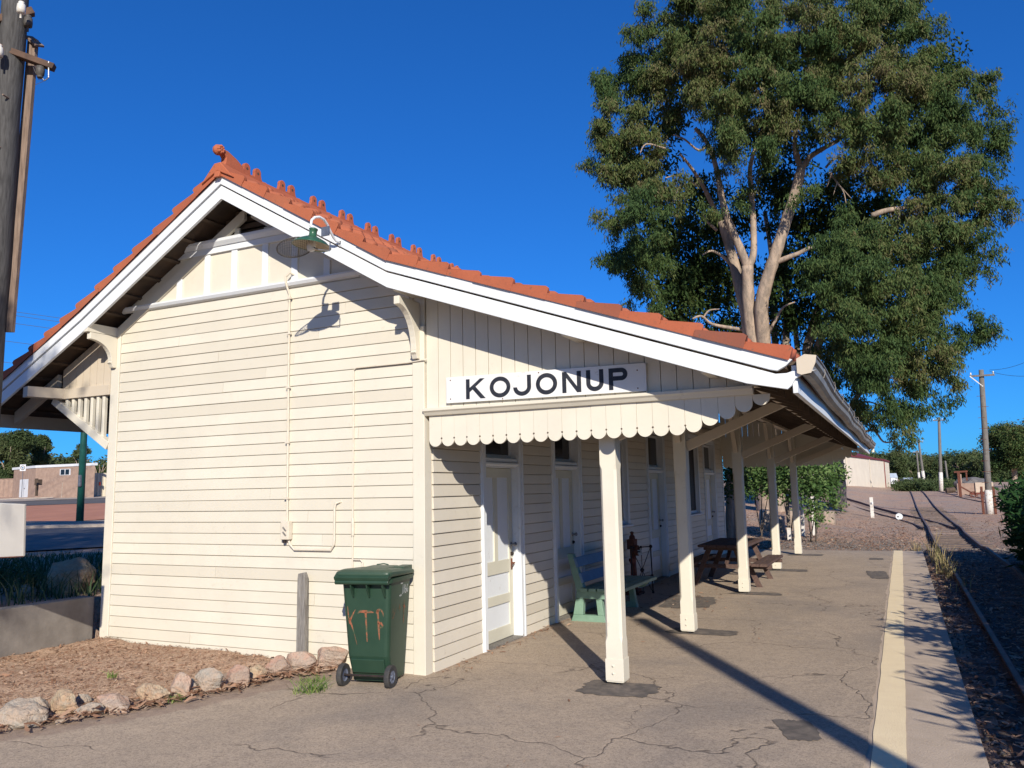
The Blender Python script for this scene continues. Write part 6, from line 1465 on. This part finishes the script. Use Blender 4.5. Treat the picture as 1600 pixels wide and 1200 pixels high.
# white marker posts and disc
MG = 'short white posts near the bank'
def marker(label, px, py, d, top, r=.06, dark=False):
    p = at(px, py, d); z0 = hz(p[0], p[1]); h = at(px, top, d)[2]-z0; t = thing('marker_post', label, 'post', (p[0], p[1], z0), 0., MG)
    MB().prism([(-r, -r), (r, -r), (r, r), (-r, r)], 'z', -.2, h).build('shaft', 'whitewash' if not dark else 'bark_dark', t, bevel=.01)
    if dark: MB().prism([(-r*1.08, -r*1.08), (r*1.08, -r*1.08), (r*1.08, r*1.08), (-r*1.08, r*1.08)], 'z', .05, h*.3).build('painted_foot', 'whitewash', t)
    else: MB().lathe([(.04, 0), (.04, .10), (.001, .11)], (0, -r, h*.72), (.5, -1, 0), 10).build('fitting', 'far_white', t)
marker('white square post standing alone on the open bank', 1363, 803, 42, 777, .085); marker('white post just right of the last verandah post', 1254, 815, 27.5, 779, .055); marker('dark post with white painted foot between the last two verandah posts', 1232.5, 824, 25.5, 776, .05, True); marker('slim white post deep in the low bush', 1270, 800, 28, 775, .05)
dp = at(1405, 808, 40); dd = thing('point_indicator', 'round white disc on a low stand beside the siding', 'disc', (dp[0], dp[1], hz(dp[0], dp[1])))
MB().lathe([(.001, 0), (.16, 0), (.165, .01), (.16, .025), (.001, .025)], (0, 0, .17), (.05, -1, .25), 28).build('disc', 'far_white', dd); MB().tube([(0, .03, -.2), (0, .03, .17)], .03, 8).build('stand', 'rust', dd); MB().box((-.09, -.05, .14), (-.01, -.02, .19)).build('bracket', 'iron_black', dd)
# pale trunk stumps under the verandah bushes
for i, (px, py, d, r, h, lb) in enumerate([(1196, 797, 30, .26, .75, 'thick pale stump behind the fourth verandah post'), (1219, 797, 29, .14, .6, 'narrow pale stump right of the fourth verandah post'), (1237, 795, 31, .17, .65, 'sunlit tan stump left of the last verandah post'), (1292, 786, 34, .30, .5, 'low broad pink stump beside the trailing bush')]):
    p = at(px, py, d); t = thing('tree_stump', lb, 'stump', (p[0], p[1], hz(p[0], p[1])), 0., 'pale stumps on the bank')
    MB().tube([(0, 0, -.2), (.01, 0, h*.3), (0, .02, h*.7), (.02, 0, h)], [r*1.15, r, r*.95, r*.9], 14).build('bole', 'bark_pale', t, smooth=True)

# ------------------------------------------------ left background
c0, cL, cR_ = at(54, 769, 92), at(20, 767, 97), at(146, 773, 88)
tb = thing('brick_block', 'flat roofed brown brick block with white door and small window', 'toilet block', (c0[0], c0[1], min(hz(c0[0], c0[1]), at(54, 770, 92)[2])))
zo = tb.location.z; uL = np.array([cL[0]-c0[0], cL[1]-c0[1]]); uR = np.array([cR_[0]-c0[0], cR_[1]-c0[1]]); hB = at(54, 731, 92)[2]-zo
quadbox(tb, 'wall', 'brick', [(0, 0), tuple(uR), tuple(uR+uL), tuple(uL)], -1.5, hB)
eL, eR = uL/np.linalg.norm(uL), uR/np.linalg.norm(uR)
P = [-eL*.25-eR*.25, uR-eL*.25+eR*.3, uR+uL+eL*.25+eR*.3, uL+eL*.25-eR*.25]; quadbox(tb, 'roof', 'far_white', [tuple(p) for p in P], hB, hB+.28)
nL = -eR*.05; nR = -eL*.05
def onwall(name, m, u0, u, s0, s1, z0, z1, n, parent, th=1.):
    p = [u*s0+n*th, u*s1+n*th, u*s1, u*s0]; return quadbox(parent, name, m, [tuple(u0+q) for q in p], z0, z1)
d1 = onwall('door', 'far_white', 0*uL, uL, .30, .68, .15, 2.25, nL, tb); onwall('door_gap', 'steel_grey', 0*uL, uL, .485, .495, .2, 2.2, nL*1.2, d1); onwall('handle', 'iron_black', 0*uL, uL, .44, .46, 1.1, 1.25, nL*1.8, d1)
w1 = onwall('window', 'far_white', 0*uR, uR, .42, .60, hB-.95, hB-.25, nR, tb); onwall('pane', 'glass_dark', 0*uR, uR, .432, .498, hB-.90, hB-.30, nR*1.3, w1); onwall('pane', 'glass_dark', 0*uR, uR, .512, .575, hB-.90, hB-.30, nR*1.3, w1)
onwall('corner_pier', 'brick', 0*uR, uR, .885, 1.0, -1.5, hB-.005, nR*1.5, tb)
q = uR*.47; MB().tube([(q[0]+nR[0]*2, q[1]+nR[1]*2, -.4), (q[0]+nR[0]*2, q[1]+nR[1]*2, 1.7)], .035, 6).build('pipe', 'kerb', tb)
def panel_fence(name, label, p, q, h, m, per=.35, zo=None):
    t = thing(name, label, 'fence', (p[0], p[1], hz(p[0], p[1]) if zo is None else zo)); u = np.array([q[0]-p[0], q[1]-p[1]])
    MB().add(*corr(np.zeros(2), u, -.8, h, .05, per)).build('sheeting', m, t)
    for s_ in (0, .33, .66, 1.): MB().beam((*(u*s_*.999), -.8), (*(u*s_*.999), h+.06), .10, .10, up=(1, 0, 0)).build('post', m, t)
    MB().beam((0, 0, h+.02), (*u, h+.02), .07, .07).build('rail', m, t); return t
f1 = panel_fence('sheet_fence', 'cream sheet metal fence right of the brick block', at(146, 768, 90), at(188, 769, 91), 2.2, 'cream_sheet', zo=at(146, 768, 90)[2]-.2)
MB().box((.95, -.12, .85), (1.25, -.07, 1.25)).build('red_notice', 'shed_red', f1)
panel_fence('boundary_wall', 'long low brown wall left of the brick block', at(20, 766, 99), at(-160, 764, 108), 1.55, 'brick', .9, zo=at(20, 768, 99)[2])
mp = at(34, 768, 82); ms = thing('parking_sign', 'small white square sign with blue ring on thin pole', 'sign', (mp[0], mp[1], at(34, 769, 82)[2])); MB().tube([(0, 0, -.5), (0, 0, 2.6)], .03, 8).build('pole', 'steel_grey', ms)
fx = Vector((CFH[0], CFH[1], 0)); rx = Vector((CRH[0], CRH[1], 0)); pl = MB(); pl.beam(-rx*.30+Vector((0, 0, 2.48))-fx*.05, rx*.30+Vector((0, 0, 2.48))-fx*.05, .02, .66); pl.build('plate', 'far_white', ms)
MB().ring(-fx*.075+Vector((0, 0, 2.48)), .20, .025, fx, 24, 6).build('ring', 'letter_black', ms); MB().lathe([(.001, 0), (.09, 0), (.09, .01), (.001, .01)], -fx*.085+Vector((0, 0, 2.48)), fx, 12).build('dot', 'bench_blue', ms)
mbx = at(59, 769, 86); mt = thing('meter_cabinet', 'dark brown cabinet on a short post in front of the brick block', 'cabinet', (mbx[0], mbx[1], at(59, 769, 86)[2])); MB().box((-.22, -.15, -.4), (.0, .05, .75)).build('post', 'timber_dark', mt); MB().box((-.28, -.25, .75), (.30, .25, 1.35)).build('box', 'timber_dark', mt, bevel=.02); MB().box((-.45, -.1, 1.36), (-.1, .05, 1.46)).build('hood', 'timber_dark', mt)
gp = at(125, 806, 35); gz = hz(gp[0], gp[1]); gt = thing('lamp_post', 'dark green steel lamp post in the bark covered island', 'lamp post', (gp[0], gp[1], gz))
lean = Vector(at(137, 560, 35))-Vector((gp[0], gp[1], gz)); MB().tube([(0, 0, -.3), lean*.5, lean], [.155, .135, .115], 14).build('shaft', 'pole_green', gt, smooth=True)
bx = lean*((at(133, 750, 35)[2]-gz)/lean.z); MB().box((bx.x+.02, bx.y-.19, bx.z-.28), (bx.x+.14, bx.y-.10, bx.z+.22)).build('switch_box', 'steel_grey', gt, bevel=.01)
MB().beam(lean, lean+Vector((1.0, -.3, .2)), .06, .06).build('outreach', 'pole_green', gt); MB().box((lean.x+.8, lean.y-.4, lean.z+.12), (lean.x+1.4, lean.y-.15, lean.z+.26)).build('lantern', 'steel_grey', gt, bevel=.03)
# overhead wires
def wire(label, a, b, sag, r=.012, n=16):
    a, b = Vector(a), Vector(b); t = MB().tube([a.lerp(b, i/n)-Vector((0, 0, sag*4*(i/n)*(1-i/n))) for i in range(n+1)], r, 5).build('overhead_wire', 'wire'); tag(t, label, 'wire', 'overhead wires')
for i, (y0, y1, lb) in enumerate(((478, 490, 'topmost thin wire crossing the sky left of the gable'), (483, 497, 'second thin wire left of the gable close under the topmost'), (497, 507, 'third wire left of the gable'), (528, 534, 'fourth wire low left of the gable'), (562, 566, 'lowest wire left of the roof edge'))):
    wire(lb, at(-250, y0-30, 62), at(420, y1+50, 78), .1, .018)
wire('upper wire from the nearest telegraph pole out of the picture', at(1546, 578, 44.9), at(1720, 480, 30), .6, .010); wire('lower wire from the nearest telegraph pole out of the picture', at(1546, 580, 44.9), at(1740, 545, 30), .6, .010)

# timber pole standing outside the picture whose shadow crosses the platform
SD = np.array([.637, -1.0]); foot = np.array([3.94, -.85])+SD*7.5
sp = thing('power_pole', 'timber pole outside the picture whose long shadow crosses the platform', 'pole', (foot[0], foot[1], hz(foot[0], foot[1])))
MB().tube([(0, 0, -.4), (0, 0, 3.5), (0, 0, 7.0)], [.135, .125, .115], 16).build('shaft', 'pole_timber', sp, smooth=True); MB().lathe([(.13, 0), (.13, .04), (.001, .08)], (0, 0, 7.0), (0, 0, 1), 16).build('cap', 'steel_grey', sp)
